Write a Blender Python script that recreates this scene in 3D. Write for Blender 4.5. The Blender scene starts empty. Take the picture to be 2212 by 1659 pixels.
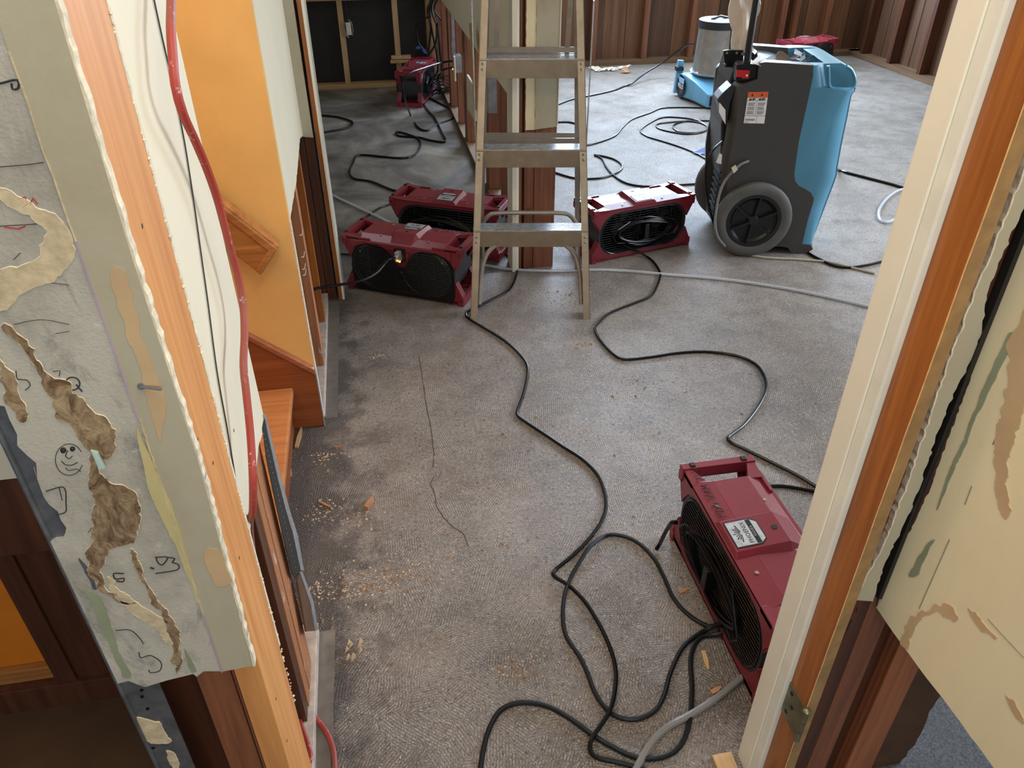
import bpy, bmesh, math, random
import numpy as np
from mathutils import Vector, Matrix, noise
random.seed(7)
C = bpy.context.scene.collection
R_ = math.radians
# ------------------------------------------------------------------ camera, world, lights, exposure
PITCH, YAW, ROLL, CAMH, FPX = 34.1, 10.4, -0.1, 1.65, 1661.0
cam = bpy.data.cameras.new('camera'); camo = bpy.data.objects.new('camera', cam); C.objects.link(camo)
cam.sensor_width = 36.0; cam.lens = FPX / 2212 * 36.0; cam.clip_start = 0.02
CR = Matrix.Rotation(-R_(YAW), 3, 'Z') @ Matrix.Rotation(R_(90 - PITCH), 3, 'X') @ Matrix.Rotation(R_(ROLL), 3, 'Z')
camo.matrix_world = Matrix.Translation((0, 0, CAMH)) @ CR.to_4x4()
bpy.context.scene.camera = camo
vs = bpy.context.scene.view_settings
vs.view_transform = 'Standard'; vs.look = 'None'; vs.gamma = 1.0; vs.exposure = 0.0; vs.use_curve_mapping = False
w = bpy.data.worlds.new('world'); bpy.context.scene.world = w; w.use_nodes = True
w.node_tree.nodes['Background'].inputs[0].default_value = (0.75, 0.85, 1.0, 1)
w.node_tree.nodes['Background'].inputs[1].default_value = 0.35

def area(name, loc, target, sx, sy, energy, col, spread=180):
    l = bpy.data.lights.new(name, 'AREA'); l.shape = 'RECTANGLE'; l.size = sx; l.size_y = sy
    l.energy = energy; l.color = col; l.spread = R_(spread)
    o = bpy.data.objects.new(name, l); C.objects.link(o); o.location = loc
    o.rotation_euler = (Vector(target) - Vector(loc)).to_track_quat('-Z', 'Y').to_euler()
    return o
area('window_daylight_back', (3.0, 7.70, 1.62), (3.0, 0, 1.3), 2.6, 1.2, 340, (0.62, 0.78, 1.0))
area('window_daylight_right', (4.98, 2.6, 1.65), (0.4, 2.4, 0.0), 2.6, 1.2, 105, (0.84, 0.90, 1.0), 130)
area('hall_fill_light', (0.15, 0.45, 2.6), (0.15, 0.7, 0), 0.9, 0.9, 17, (1.0, 0.93, 0.82))  # added warm fill under the ceiling, stands for no known lamp
area('stair_light', (-0.9, 1.75, 2.55), (-0.5, 1.9, 0), 0.6, 0.6, 16, (1.0, 0.88, 0.70))
area('front_fill_light', (0.2, -1.2, 1.75), (0.2, 2, 0.3), 1.1, 0.9, 17, (1.0, 0.96, 0.90))  # added fill from behind the camera, no known window there
area('far_room_light', (-0.6, 5.0, 2.55), (0, 5.2, 0), 0.9, 0.9, 7, (0.92, 0.95, 1.0))

# ------------------------------------------------------------------ pixel -> place helpers (photo frame 2212 x 1659)
O_ = Vector((0, 0, CAMH))
def ray(u, v): return CR @ Vector(((u - 1106) / FPX, -(v - 829.5) / FPX, -1.0))
def F(u, v, z=0.0):
    d = ray(u, v); return O_ + d * ((z - O_.z) / d.z)
def PX(u, v, x):
    d = ray(u, v); return O_ + d * (x / d.x)
def PY(u, v, y):
    d = ray(u, v); return O_ + d * (y / d.y)

# ------------------------------------------------------------------ materials
def _nt(name):
    m = bpy.data.materials.new(name); m.use_nodes = True
    nt = m.node_tree; b = nt.nodes['Principled BSDF']
    return m, nt, b
def N(nt, t, **k):
    n = nt.nodes.new(t)
    for a, v in k.items():
        if a in n.inputs.keys() if isinstance(a, str) else False: n.inputs[a].default_value = v
        else:
            try: setattr(n, a, v)
            except Exception: pass
    return n
def s2l(c):
    return tuple(((x / 255) / 12.92 if x / 255 <= 0.04045 else ((x / 255 + 0.055) / 1.055) ** 2.4) for x in c[:3]) + (1,)
def ramp(nt, fac, stops):
    r = nt.nodes.new('ShaderNodeValToRGB'); e = r.color_ramp.elements
    while len(e) > 1: e.remove(e[-1])
    e[0].position = stops[0][0]; e[0].color = stops[0][1]
    for p, c in stops[1:]:
        x = e.new(p); x.color = c
    nt.links.new(fac, r.inputs[0]); return r.outputs[0]
def coords(nt, scale=(1, 1, 1), rot=(0, 0, 0)):
    t = nt.nodes.new('ShaderNodeTexCoord'); mp = nt.nodes.new('ShaderNodeMapping')
    mp.inputs['Scale'].default_value = scale; mp.inputs['Rotation'].default_value = rot
    nt.links.new(t.outputs['Object'], mp.inputs[0]); return mp.outputs[0]
def noise_n(nt, vec, scale, detail=4, rough=0.55, dist=0.0):
    n = nt.nodes.new('ShaderNodeTexNoise'); n.inputs['Scale'].default_value = scale
    n.inputs['Detail'].default_value = detail; n.inputs['Roughness'].default_value = rough
    n.inputs['Distortion'].default_value = dist
    nt.links.new(vec, n.inputs['Vector']); return n.outputs['Fac']
def bump(nt, b, h, strength=0.3, dist=0.002):
    n = nt.nodes.new('ShaderNodeBump'); n.inputs['Strength'].default_value = strength; n.inputs['Distance'].default_value = dist
    nt.links.new(h, n.inputs['Height']); nt.links.new(n.outputs[0], b.inputs['Normal']); return n
def mixc(nt, fac, a, b_, blend='MIX'):
    m = nt.nodes.new('ShaderNodeMix'); m.data_type = 'RGBA'; m.blend_type = blend
    for s, v in (('A', a), ('B', b_)):
        i = [x for x in m.inputs if x.name == s and x.type == 'RGBA'][0]
        if hasattr(v, 'is_output'): nt.links.new(v, i)
        else: i.default_value = v
    fi = m.inputs[0]
    if hasattr(fac, 'is_output'): nt.links.new(fac, fi)
    else: fi.default_value = fac
    return [x for x in m.outputs if x.type == 'RGBA'][0]
def plain(name, col, rough=0.5, metal=0.0, var=0.10, vs_=12, bmp=0.0, bs=150, spec=0.5):
    m, nt, b = _nt(name); c = s2l(col)
    v = coords(nt); f = noise_n(nt, v, vs_, 5)
    lo = tuple(x * (1 - var) for x in c[:3]) + (1,); hi = tuple(min(1, x * (1 + var)) for x in c[:3]) + (1,)
    nt.links.new(ramp(nt, f, [(0.3, lo), (0.7, hi)]), b.inputs['Base Color'])
    b.inputs['Roughness'].default_value = rough; b.inputs['Metallic'].default_value = metal
    b.inputs['Specular IOR Level'].default_value = spec
    if bmp: bump(nt, b, noise_n(nt, v, bs, 3), bmp, 0.001)
    return m
def wood(name, c1, c2, axis='Z', rough=0.55, fine=60, bmp=0.25, ring=0.0, blotch=0.25, stain=None):
    m, nt, b = _nt(name)
    k = 0.05; sc = {'Z': (1, 1, k), 'X': (k, 1, 1), 'Y': (1, k, 1)}[axis]
    v = coords(nt, sc)
    f1 = noise_n(nt, v, fine, 4, 0.6, 0.4)
    f2 = noise_n(nt, v, 14, 3, 0.5, 1.2)
    col = ramp(nt, f1, [(0.25, s2l(c2)), (0.75, s2l(c1))])
    dk = tuple(x * 0.55 for x in s2l(c2)[:3]) + (1,)
    fac = ramp(nt, f2, [(0.45, (0, 0, 0, 1)), (0.75, (blotch * 2, blotch * 2, blotch * 2, 1))])
    col = mixc(nt, fac, col, dk)
    if ring:
        wv = nt.nodes.new('ShaderNodeTexWave'); wv.wave_type = 'RINGS'; wv.inputs['Scale'].default_value = ring
        wv.inputs['Distortion'].default_value = 3.0; wv.inputs['Detail'].default_value = 2
        v2 = coords(nt, {'Z': (1, 1, .12), 'X': (.12, 1, 1), 'Y': (1, .12, 1)}[axis]); nt.links.new(v2, wv.inputs['Vector'])
        rr = ramp(nt, wv.outputs['Fac'], [(0.3, (0.45, 0.45, 0.45, 1)), (0.6, (0, 0, 0, 1))])
        col = mixc(nt, rr, col, dk)
    if stain:
        f3 = noise_n(nt, coords(nt, (1, 1, .5)), 26, 5, 0.7)
        col = mixc(nt, ramp(nt, f3, [(0.60, (0, 0, 0, 1)), (0.68, (0.7, 0.7, 0.7, 1))]), col, s2l(stain))
    nt.links.new(col, b.inputs['Base Color']); b.inputs['Roughness'].default_value = rough
    bump(nt, b, f1, bmp, 0.002); return m
def emis(name, col, s):
    m, nt, b = _nt(name); b.inputs['Base Color'].default_value = s2l(col)
    b.inputs['Emission Color'].default_value = s2l(col); b.inputs['Emission Strength'].default_value = s; return m

def floor_mat():
    m, nt, b = _nt('adhesive_combed_concrete')
    v = coords(nt)
    big = noise_n(nt, v, 1.6, 5, 0.6); mid = noise_n(nt, v, 9, 6, 0.65); fine = noise_n(nt, v, 90, 4, 0.7)
    c = ramp(nt, big, [(0.30, s2l((154, 143, 134))), (0.5, s2l((182, 171, 161))), (0.72, s2l((200, 190, 180)))])
    c = mixc(nt, ramp(nt, mid, [(0.38, (0.40, 0.40, 0.40, 1)), (0.55, (0, 0, 0, 1))]), c, s2l((96, 88, 82)))
    brn = noise_n(nt, v, 3.1, 4, 0.6)
    c = mixc(nt, ramp(nt, brn, [(0.52, (0, 0, 0, 1)), (0.75, (0.45, 0.45, 0.45, 1))]), c, s2l((150, 118, 88)))
    c = mixc(nt, ramp(nt, fine, [(0.56, (0, 0, 0, 1)), (0.66, (0.75, 0.75, 0.75, 1))]), c, s2l((208, 202, 196)))
    c = mixc(nt, ramp(nt, fine, [(0.34, (0.8, 0.8, 0.8, 1)), (0.45, (0, 0, 0, 1))]), c, s2l((82, 74, 68)))
    sp = noise_n(nt, v, 240, 2, 0.6)
    c = mixc(nt, ramp(nt, sp, [(0.60, (0, 0, 0, 1)), (0.68, (0.6, 0.6, 0.6, 1))]), c, s2l((212, 206, 200)))
    c = mixc(nt, ramp(nt, sp, [(0.30, (0.6, 0.6, 0.6, 1)), (0.38, (0, 0, 0, 1))]), c, s2l((72, 64, 58)))
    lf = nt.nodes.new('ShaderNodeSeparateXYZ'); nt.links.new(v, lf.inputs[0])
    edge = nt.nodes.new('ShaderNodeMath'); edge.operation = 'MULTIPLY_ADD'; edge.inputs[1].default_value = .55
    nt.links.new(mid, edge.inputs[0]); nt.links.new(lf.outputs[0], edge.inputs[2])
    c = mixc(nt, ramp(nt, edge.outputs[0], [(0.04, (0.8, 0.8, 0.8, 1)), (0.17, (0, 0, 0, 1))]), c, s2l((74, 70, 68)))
    # white spatter
    vo = nt.nodes.new('ShaderNodeTexVoronoi'); vo.inputs['Scale'].default_value = 38; nt.links.new(v, vo.inputs['Vector'])
    c = mixc(nt, ramp(nt, vo.outputs['Distance'], [(0.05, (0.7, 0.7, 0.7, 1)), (0.11, (0, 0, 0, 1))]), c, s2l((215, 210, 203)))
    # trowel-combed adhesive: patches of short ridges turned every which way
    cell = nt.nodes.new('ShaderNodeTexVoronoi'); cell.inputs['Scale'].default_value = 13; cell.inputs['Randomness'].default_value = 1
    nt.links.new(mixc(nt, 0.25, v, noise_col(nt, v, 9)), cell.inputs['Vector'])
    sep = nt.nodes.new('ShaderNodeSeparateColor'); nt.links.new(cell.outputs['Color'], sep.inputs[0])
    mul = nt.nodes.new('ShaderNodeMath'); mul.operation = 'MULTIPLY'; mul.inputs[1].default_value = 3.1; nt.links.new(sep.outputs[0], mul.inputs[0])
    rot = nt.nodes.new('ShaderNodeVectorRotate'); rot.rotation_type = 'Z_AXIS'; nt.links.new(v, rot.inputs['Vector']); nt.links.new(mul.outputs[0], rot.inputs['Angle'])
    wv = nt.nodes.new('ShaderNodeTexWave'); wv.inputs['Scale'].default_value = 44; wv.inputs['Distortion'].default_value = 5.5
    wv.inputs['Detail'].default_value = 2; wv.inputs['Detail Scale'].default_value = 5.0; nt.links.new(rot.outputs[0], wv.inputs['Vector'])
    ridge = wv.outputs['Fac']
    patch = ramp(nt, noise_n(nt, v, 4.5, 3), [(0.36, (0.35, 0.35, 0.35, 1)), (0.55, (1, 1, 1, 1))])
    mm = nt.nodes.new('ShaderNodeMath'); mm.operation = 'MULTIPLY'; nt.links.new(ridge, mm.inputs[0]); nt.links.new(patch, mm.inputs[1])
    ad = nt.nodes.new('ShaderNodeMath'); ad.operation = 'MULTIPLY_ADD'; ad.inputs[1].default_value = 0.9
    nt.links.new(fine, ad.inputs[0]); nt.links.new(mm.outputs[0], ad.inputs[2])
    c = mixc(nt, ramp(nt, mm.outputs[0], [(0.15, (0.50, 0.50, 0.50, 1)), (0.7, (0, 0, 0, 1))]), c, s2l((92, 84, 78)))
    nt.links.new(c, b.inputs['Base Color'])
    nt.links.new(ramp(nt, mid, [(0.35, (0.36, 0.36, 0.36, 1)), (0.65, (0.55, 0.55, 0.55, 1))]), b.inputs['Roughness'])
    bump(nt, b, ad.outputs[0], 1.0, 0.005)
    return m
def noise_col(nt, v, s):
    n = nt.nodes.new('ShaderNodeTexNoise'); n.inputs['Scale'].default_value = s; nt.links.new(v, n.inputs['Vector']); return n.outputs['Color']
def slab_mat(name, c1, c2, c3, rough=0.5):
    m, nt, b = _nt(name); v = coords(nt)
    f = noise_n(nt, v, 2.2, 6, 0.65, 0.8); g = noise_n(nt, v, 60, 4, 0.7)
    c = ramp(nt, f, [(0.32, s2l(c1)), (0.5, s2l(c2)), (0.68, s2l(c3))])
    c = mixc(nt, ramp(nt, g, [(0.62, (0, 0, 0, 1)), (0.70, (0.6, 0.6, 0.6, 1))]), c, s2l((205, 205, 205)))
    nt.links.new(c, b.inputs['Base Color']); b.inputs['Roughness'].default_value = rough
    bump(nt, b, g, 0.35, 0.002); return m
def drywall_mat(name, base, dirt, amt=0.5, bmp=0.15):
    m, nt, b = _nt(name); v = coords(nt)
    f = noise_n(nt, v, 5, 6, 0.65); g = noise_n(nt, coords(nt, (1, 1, .2)), 22, 4, 0.6); h = noise_n(nt, v, 260, 2)
    c = mixc(nt, ramp(nt, f, [(0.45, (0, 0, 0, 1)), (0.75, (amt, amt, amt, 1))]), s2l(base), s2l(dirt))
    c = mixc(nt, ramp(nt, g, [(0.55, (0, 0, 0, 1)), (0.80, (amt * .6,) * 3 + (1,))]), c, s2l(dirt))
    if amt > .7:
        k = noise_n(nt, coords(nt, (1, 1, .45)), 11, 8, 0.75, 1.5)
        c = mixc(nt, ramp(nt, k, [(0.54, (0, 0, 0, 1)), (0.66, (0.55,) * 3 + (1,))]), c, s2l((104, 102, 98)))
        k2 = noise_n(nt, v, 34, 5, 0.7)
        c = mixc(nt, ramp(nt, k2, [(0.60, (0, 0, 0, 1)), (0.70, (0.5,) * 3 + (1,))]), c, s2l((206, 202, 190)))
    nt.links.new(c, b.inputs['Base Color']); b.inputs['Roughness'].default_value = 0.7
    bump(nt, b, h, bmp, 0.001); return m

M = dict(
    floor=floor_mat(),
    stained_slab=slab_mat('stained_concrete', (70, 66, 62), (112, 106, 99), (150, 142, 130), 0.42),
    blue_slab=slab_mat('bare_concrete', (118, 116, 114), (140, 139, 136), (160, 158, 152), 0.40),
    strip=plain('smooth_screed', (112, 105, 99), 0.6, var=.18, vs_=25, bmp=.3),
    dry_gray=drywall_mat('scraped_wallboard', (184, 180, 168), (120, 116, 106), 0.85, 0.7),
    dry_beige=drywall_mat('beige_painted_wallboard', (174, 168, 146), (150, 138, 112), 0.5),
    cream=drywall_mat('cream_painted_wallboard', (226, 218, 194), (210, 200, 172), 0.3),
    yellow=plain('mustard_paint', (230, 184, 112), 0.6, var=.05, vs_=8, bmp=.35, bs=240),
    tan_wall=drywall_mat('tan_painted_wallboard', (228, 216, 178), (212, 198, 158), 0.35),
    gypsum=plain('gypsum_edge', (214, 204, 182), 0.9, var=.22, vs_=80, bmp=.9, bs=140),
    paste=plain('dried_wall_paste', (196, 180, 148), 0.9, var=.20, vs_=60, bmp=1.0, bs=110),
    sage=plain('sage_paint_patch', (140, 148, 122), 0.6),
    yellow_mark=plain('faded_yellow_edge', (188, 176, 126), 0.7, var=.15),
    tan_patch=plain('tan_paint_patch', (192, 164, 126), 0.7),
    violet=plain('violet_paint_line', (176, 152, 176), 0.7),
    bead=plain('galvanised_bead', (112, 116, 122), 0.42, 0.6, var=.3, vs_=40),
    beadlight=plain('bright_galvanised_bead', (185, 192, 198), 0.35, 0.7, var=.25, vs_=50),
    ink=plain('black_marker_ink', (42, 40, 44), 0.7),
    orange_stud=wood('fresh_cut_fir', (220, 160, 96), (190, 122, 64), 'Z', 0.55, 50, .3, blotch=.10),
    red_stud=wood('old_red_fir', (146, 92, 62), (100, 58, 38), 'Z', 0.5, 55, .3, blotch=.3, stain=None),
    dark_stud=wood('dark_old_fir', (100, 58, 36), (62, 34, 22), 'Z', 0.45, 45, .3, blotch=.35),
    paint_stud=wood('paint_flecked_fir', (186, 128, 88), (148, 92, 58), 'Z', 0.55, 55, .3, blotch=.2, stain=(205, 196, 184)),
    jamb=wood('varnished_jamb', (178, 108, 46), (130, 70, 26), 'Z', 0.35, 70, .25, blotch=.3),
    jamb_edge=plain('dusty_jamb_edge', (150, 118, 76), 0.7, var=.2, vs_=30),
    raw_edge=plain('splintered_wood_edge', (214, 168, 112), 0.8, var=.2, vs_=60, bmp=.6),
    grain_stud=wood('ringed_fir', (190, 118, 76), (140, 80, 50), 'Z', 0.5, 60, .3, ring=26, blotch=.1),
    new_stud=wood('new_whitewood', (206, 172, 128), (182, 146, 102), 'Z', 0.6, 40, .2, blotch=.12),
    new_plate=wood('new_whitewood_plate', (206, 172, 128), (176, 138, 94), 'X', 0.6, 40, .2, blotch=.15),
    plank=wood('brown_sheathing_board', (136, 92, 60), (94, 60, 38), 'Z', 0.6, 26, .2, blotch=.3),
    plank2=wood('dark_sheathing_board', (106, 70, 46), (70, 46, 30), 'Z', 0.6, 26, .2, blotch=.3),
    plateY=wood('old_floor_plate', (128, 98, 70), (90, 66, 46), 'Y', 0.7, 40, .3, blotch=.3),
    plateX=wood('old_cross_plate', (128, 98, 70), (90, 66, 46), 'X', 0.7, 40, .3, blotch=.3),
    whiteplate=plain('paint_smeared_plate', (190, 176, 166), 0.7, var=.25, vs_=40),
    black_paper=plain('black_building_paper', (22, 21, 20), 0.55, var=.4, vs_=6, bmp=.4, bs=14),
    kraft=plain('brown_kraft_backing', (92, 62, 38), 0.6, var=.3, vs_=10, bmp=.8, bs=16),
    white_paint=plain('white_gloss_paint', (234, 230, 212), 0.35, var=.04, vs_=6, bmp=.15, bs=60),
    white_cool=plain('white_jamb_paint', (228, 228, 214), 0.38, var=.06, vs_=14, bmp=.3, bs=60),
    oak=wood('oak_handrail', (190, 132, 76), (138, 84, 38), 'X', 0.35, 90, .2, blotch=.3),
    oak_tread=wood('worn_oak_tread', (206, 140, 88), (172, 106, 60), 'X', 0.4, 60, .15, blotch=.15),
    skirt=wood('stair_skirt_board', (158, 90, 50), (122, 64, 32), 'X', 0.4, 60, .15, blotch=.2),
    skirt_cap=wood('stair_skirt_cap', (176, 112, 82), (140, 82, 54), 'X', 0.4, 80, .2, blotch=.2),
    closet=plain('amber_varnished_board', (206, 118, 30), 0.45, var=.12, vs_=5),
    closet_floor=plain('dark_plywood_floor', (84, 60, 38), 0.6, var=.3, vs_=6, bmp=.3),
    carpet=plain('slate_blue_carpet', (98, 102, 108), 1.0, var=.45, vs_=220, bmp=1.0, bs=300),
    red=plain('maroon_moulded_plastic', (124, 42, 52), 0.23, var=.06, vs_=6, bmp=.25, bs=420),
    red_dark=plain('maroon_plastic_base', (118, 34, 44), 0.42, var=.08, vs_=6, bmp=.25, bs=420),
    black=plain('black_moulded_plastic', (9, 9, 10), 0.38, var=.15),
    black_g=plain('black_grille_wire', (30, 30, 32), 0.25, var=.15),
    charcoal=plain('satin_charcoal_plastic', (44, 45, 48), 0.38, var=.12),
    cord=plain('black_rubber_cord', (4, 4, 5), 0.32, var=.25, vs_=30, spec=.35),
    cord_d=plain('dusty_black_cord', (15, 16, 18), 0.45, var=.5, vs_=40, spec=.35),
    red_hose=slab_mat('red_rubber_hose', (150, 48, 40), (158, 56, 44), (128, 96, 82), 0.5),
    pewter=plain('foil_label', (196, 198, 200), 0.3, 0.5, var=.2, vs_=60),
    screw=plain('zinc_screw', (170, 160, 140), 0.35, 0.8),
    amber=emis('amber_lamp', (255, 130, 40), 6),
    alu=plain('weathered_aluminium', (152, 140, 120), 0.40, 0.6, var=.14, vs_=18, bmp=.2, bs=90),
    alu_gray=plain('dull_aluminium', (150, 142, 132), 0.45, 0.5, var=.14, vs_=18),
    grayplast=plain('dark_gray_rotomoulded_plastic', (66, 64, 62), 0.42, var=.05, vs_=6, bmp=.35, bs=500),
    blueplast=plain('teal_blue_plastic', (80, 138, 164), 0.34, var=.05, vs_=4, bmp=.2, bs=400),
    tyre=plain('grey_rubber_tyre', (88, 88, 86), 0.55, var=.18, vs_=14),
    hub=plain('black_wheel_hub', (22, 23, 26), 0.40, var=.1),
    paperw=plain('white_paper', (232, 232, 230), 0.6, var=.03),
    orange_lab=plain('orange_warning_band', (226, 96, 42), 0.5, var=.03),
    print_=plain('grey_print', (120, 118, 118), 0.6),
    rag=plain('beige_cotton_rag', (226, 212, 198), 0.95, var=.08, vs_=14, bmp=.5, bs=60),
    redclip=plain('bright_red_clip', (190, 28, 36), 0.35),
    silver=plain('crinkled_foil_duct', (178, 172, 164), 0.33, 0.75, var=.15, vs_=18, bmp=.9, bs=34),
    velo=plain('sky_blue_plastic', (110, 170, 205), 0.38, var=.05),
    flake=plain('pale_green_flake', (176, 204, 194), 0.6),
    velo_lid=plain('pale_blue_lid', (140, 175, 225), 0.35, var=.05),
    film=plain('clear_crumpled_film', (170, 172, 178), 0.2, 0.2, var=.3, vs_=40),
    leather=plain('brown_strap', (92, 66, 44), 0.6),
    bluetape=plain('blue_tape', (44, 76, 150), 0.6),
    chip=wood('pale_wood_chip', (214, 184, 140), (180, 140, 96), 'Y', 0.8, 60, .3),
    chip_red=wood('reddish_wood_chip', (190, 144, 108), (150, 104, 72), 'X', 0.8, 60, .3),
    shaving=plain('brown_shavings', (146, 118, 92), 0.9, var=.35, vs_=60),
    dust=plain('plaster_crumbs', (190, 172, 150), 0.95, var=.3, vs_=60),
    brass=plain('dull_hinge_metal', (128, 122, 96), 0.4, 0.7, var=.3, vs_=30),
    ceiling=plain('white_ceiling', (222, 216, 204), 0.9, var=.03),
    ivory=plain('ivory_outlet', (222, 214, 196), 0.5, var=.05),
    steelbox=plain('galvanised_box', (150, 154, 158), 0.4, 0.7, var=.2, vs_=30),
    gold=plain('brass_bracket', (220, 190, 60), 0.3, 0.9),
)
def clear_mat(name, col, tint=0.35):
    m, nt, b = _nt(name); b.inputs['Base Color'].default_value = s2l(col); b.inputs['Roughness'].default_value = 0.15
    b.inputs['Transmission Weight'].default_value = tint; b.inputs['IOR'].default_value = 1.3; return m
def torn_mat():
    m, nt, b = _nt('torn_brown_paper'); v = coords(nt, (1, 1, .6))
    f = noise_n(nt, v, 48, 6, 0.7, 1.2); g = noise_n(nt, v, 16, 3, 0.6)
    c = ramp(nt, f, [(0.36, s2l((96, 74, 52))), (0.48, s2l((140, 116, 88))), (0.62, s2l((176, 154, 122)))])
    c = mixc(nt, ramp(nt, g, [(0.5, (0, 0, 0, 1)), (0.7, (0.5, 0.5, 0.5, 1))]), c, s2l((122, 98, 72)))
    nt.links.new(c, b.inputs['Base Color']); b.inputs['Roughness'].default_value = .95; bump(nt, b, f, 1.0, .006); return m
M['paper'] = torn_mat()
M['clear'] = clear_mat('clear_vinyl_hose', (222, 226, 232), 0.45)
M['clear_y'] = clear_mat('yellowed_vinyl_hose', (205, 200, 180), 0.35)
M['clear_g'] = clear_mat('grey_vinyl_hose', (150, 148, 145), 0.3)

# ------------------------------------------------------------------ mesh helpers
def tag(o, label=None, cat=None, group=None, kind=None):
    if label: o['label'] = label
    if cat: o['category'] = cat
    if group: o['group'] = group
    if kind: o['kind'] = kind
    return o
def empty(name, loc=(0, 0, 0), rz=0, label=None, cat=None, group=None, kind=None):
    o = bpy.data.objects.new(name, None); C.objects.link(o); o.location = loc; o.rotation_euler = (0, 0, rz)
    o.empty_display_size = .05
    return tag(o, label, cat, group, kind)
class MB:
    def __init__(s): s.v = []; s.f = []
    def add(s, vs, fs):
        n = len(s.v); s.v += [tuple(x) for x in vs]; s.f += [[i + n for i in f] for f in fs]; return s
    def box(s, x0, x1, y0, y1, z0, z1, M_=None):
        vs = [Vector((x, y, z)) for z in (z0, z1) for y in (y0, y1) for x in (x0, x1)]
        if M_ is not None: vs = [M_ @ v for v in vs]
        return s.add(vs, [(0, 2, 3, 1), (4, 5, 7, 6), (0, 1, 5, 4), (2, 6, 7, 3), (0, 4, 6, 2), (1, 3, 7, 5)])
    def hexa(s, a, b):  # two quads (bottom, top) of 4 points
        return s.add(list(a) + list(b), [(3, 2, 1, 0), (4, 5, 6, 7), (0, 1, 5, 4), (1, 2, 6, 5), (2, 3, 7, 6), (3, 0, 4, 7)])
    def prism(s, pts, off):  # planar polygon extruded by a vector
        pts = [Vector(p) for p in pts]; off = Vector(off); n = len(pts)
        return s.add(pts + [p + off for p in pts], [list(range(n)), list(range(2 * n - 1, n - 1, -1))] + [[i, (i + 1) % n, n + (i + 1) % n, n + i][::-1] for i in range(n)])
    def tube(s, pts, r, seg=8, closed=False, cap=True):
        pts = [Vector(p) for p in pts]; n = len(pts); vs = []; fs = []
        up = Vector((0, 0, 1)); prev = None
        for i in range(n):
            if closed: t = pts[(i + 1) % n] - pts[i - 1]
            else: t = pts[min(i + 1, n - 1)] - pts[max(i - 1, 0)]
            t = t.normalized() if t.length > 1e-9 else Vector((1, 0, 0))
            if prev is None:
                a = t.cross(up)
                if a.length < 0.1: a = t.cross(Vector((1, 0, 0)))
            else:
                a = prev - t * prev.dot(t)
                if a.length < 1e-6: a = t.cross(up)
            a.normalize(); prev = a; b = t.cross(a)
            rr = r(i / max(1, n - 1)) if callable(r) else r
            for k in range(seg):
                an = 2 * math.pi * k / seg; vs.append(pts[i] + (a * math.cos(an) + b * math.sin(an)) * rr)
        for i in range(n if closed else n - 1):
            j = (i + 1) % n
            for k in range(seg): fs.append((i * seg + k, i * seg + (k + 1) % seg, j * seg + (k + 1) % seg, j * seg + k))
        if cap and not closed: fs.append(list(range(seg))[::-1]); fs.append([(n - 1) * seg + k for k in range(seg)])
        return s.add(vs, fs)
    def lathe(s, prof, axis='Z', c=(0, 0, 0), seg=28, closed=False):  # prof [(r, h)]
        vs = []; fs = []; n = len(prof); c = Vector(c)
        for r, h in prof:
            for k in range(seg):
                a = 2 * math.pi * k / seg; x, y = r * math.cos(a), r * math.sin(a)
                p = {'Z': (x, y, h), 'Y': (x, h, y), 'X': (h, x, y)}[axis]; vs.append(c + Vector(p))
        m = n if closed else n - 1
        for i in range(m):
            j = (i + 1) % n
            for k in range(seg): fs.append((i * seg + k, i * seg + (k + 1) % seg, j * seg + (k + 1) % seg, j * seg + k))
        return s.add(vs, fs)
    def loft(s, loops, cap=True):
        n = len(loops[0]); vs = [p for l in loops for p in l]; fs = []
        for i in range(len(loops) - 1):
            for k in range(n): fs.append((i * n + k, i * n + (k + 1) % n, (i + 1) * n + (k + 1) % n, (i + 1) * n + k))
        if cap: fs.append(list(range(n))[::-1]); fs.append([(len(loops) - 1) * n + k for k in range(n)])
        return s.add(vs, fs)
    def build(s, name, mat, parent=None, smooth=False, bevel=0, label=None, kind=None, fixn=True):
        me = bpy.data.meshes.new(name); me.from_pydata(s.v, [], s.f); me.update()
        bm = bmesh.new(); bm.from_mesh(me)
        if fixn: bmesh.ops.recalc_face_normals(bm, faces=bm.faces)
        if bevel: bmesh.ops.bevel(bm, geom=[e for e in bm.edges if len(e.link_faces) == 2 and e.calc_face_angle(0) > 0.5], offset=bevel, segments=2, profile=.6, affect='EDGES')
        bm.to_mesh(me); bm.free()
        me.materials.append(mat)
        if smooth:
            for p in me.polygons: p.use_smooth = True
            me.set_sharp_from_angle(angle=R_(40))
        o = bpy.data.objects.new(name, me); C.objects.link(o); o.parent = parent
        if label: o['label'] = label
        if kind: o['kind'] = kind
        return o
def smooth_pts(pts, step=0.012, maxn=400):
    P = [Vector(p) for p in pts]; P = [P[0] * 2 - P[1]] + P + [P[-1] * 2 - P[-2]]; out = []
    for i in range(1, len(P) - 2):
        a, b, c, d = P[i - 1:i + 3]; n = max(2, min(24, int((c - b).length / step)))
        for k in range(n):
            t = k / n
            out.append(0.5 * ((2 * b) + (c - a) * t + (2 * a - 5 * b + 4 * c - d) * t * t + (3 * b - a - 3 * c + d) * t ** 3))
    out.append(P[-2]); return out
def rag_line(pts, amp, step=0.02, seed=0, axes=(0, 2)):
    """subdivide a polyline and jitter it: torn / snapped edges"""
    rnd = random.Random(seed); out = []
    for a, b in zip(pts[:-1], pts[1:]):
        a, b = Vector(a), Vector(b); n = max(1, int((b - a).length / step)); out.append(a)
        for k in range(1, n):
            p = a.lerp(b, k / n)
            for ax in axes: p[ax] += rnd.uniform(-amp, amp)
            out.append(p)
    out.append(Vector(pts[-1])); return out
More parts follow.
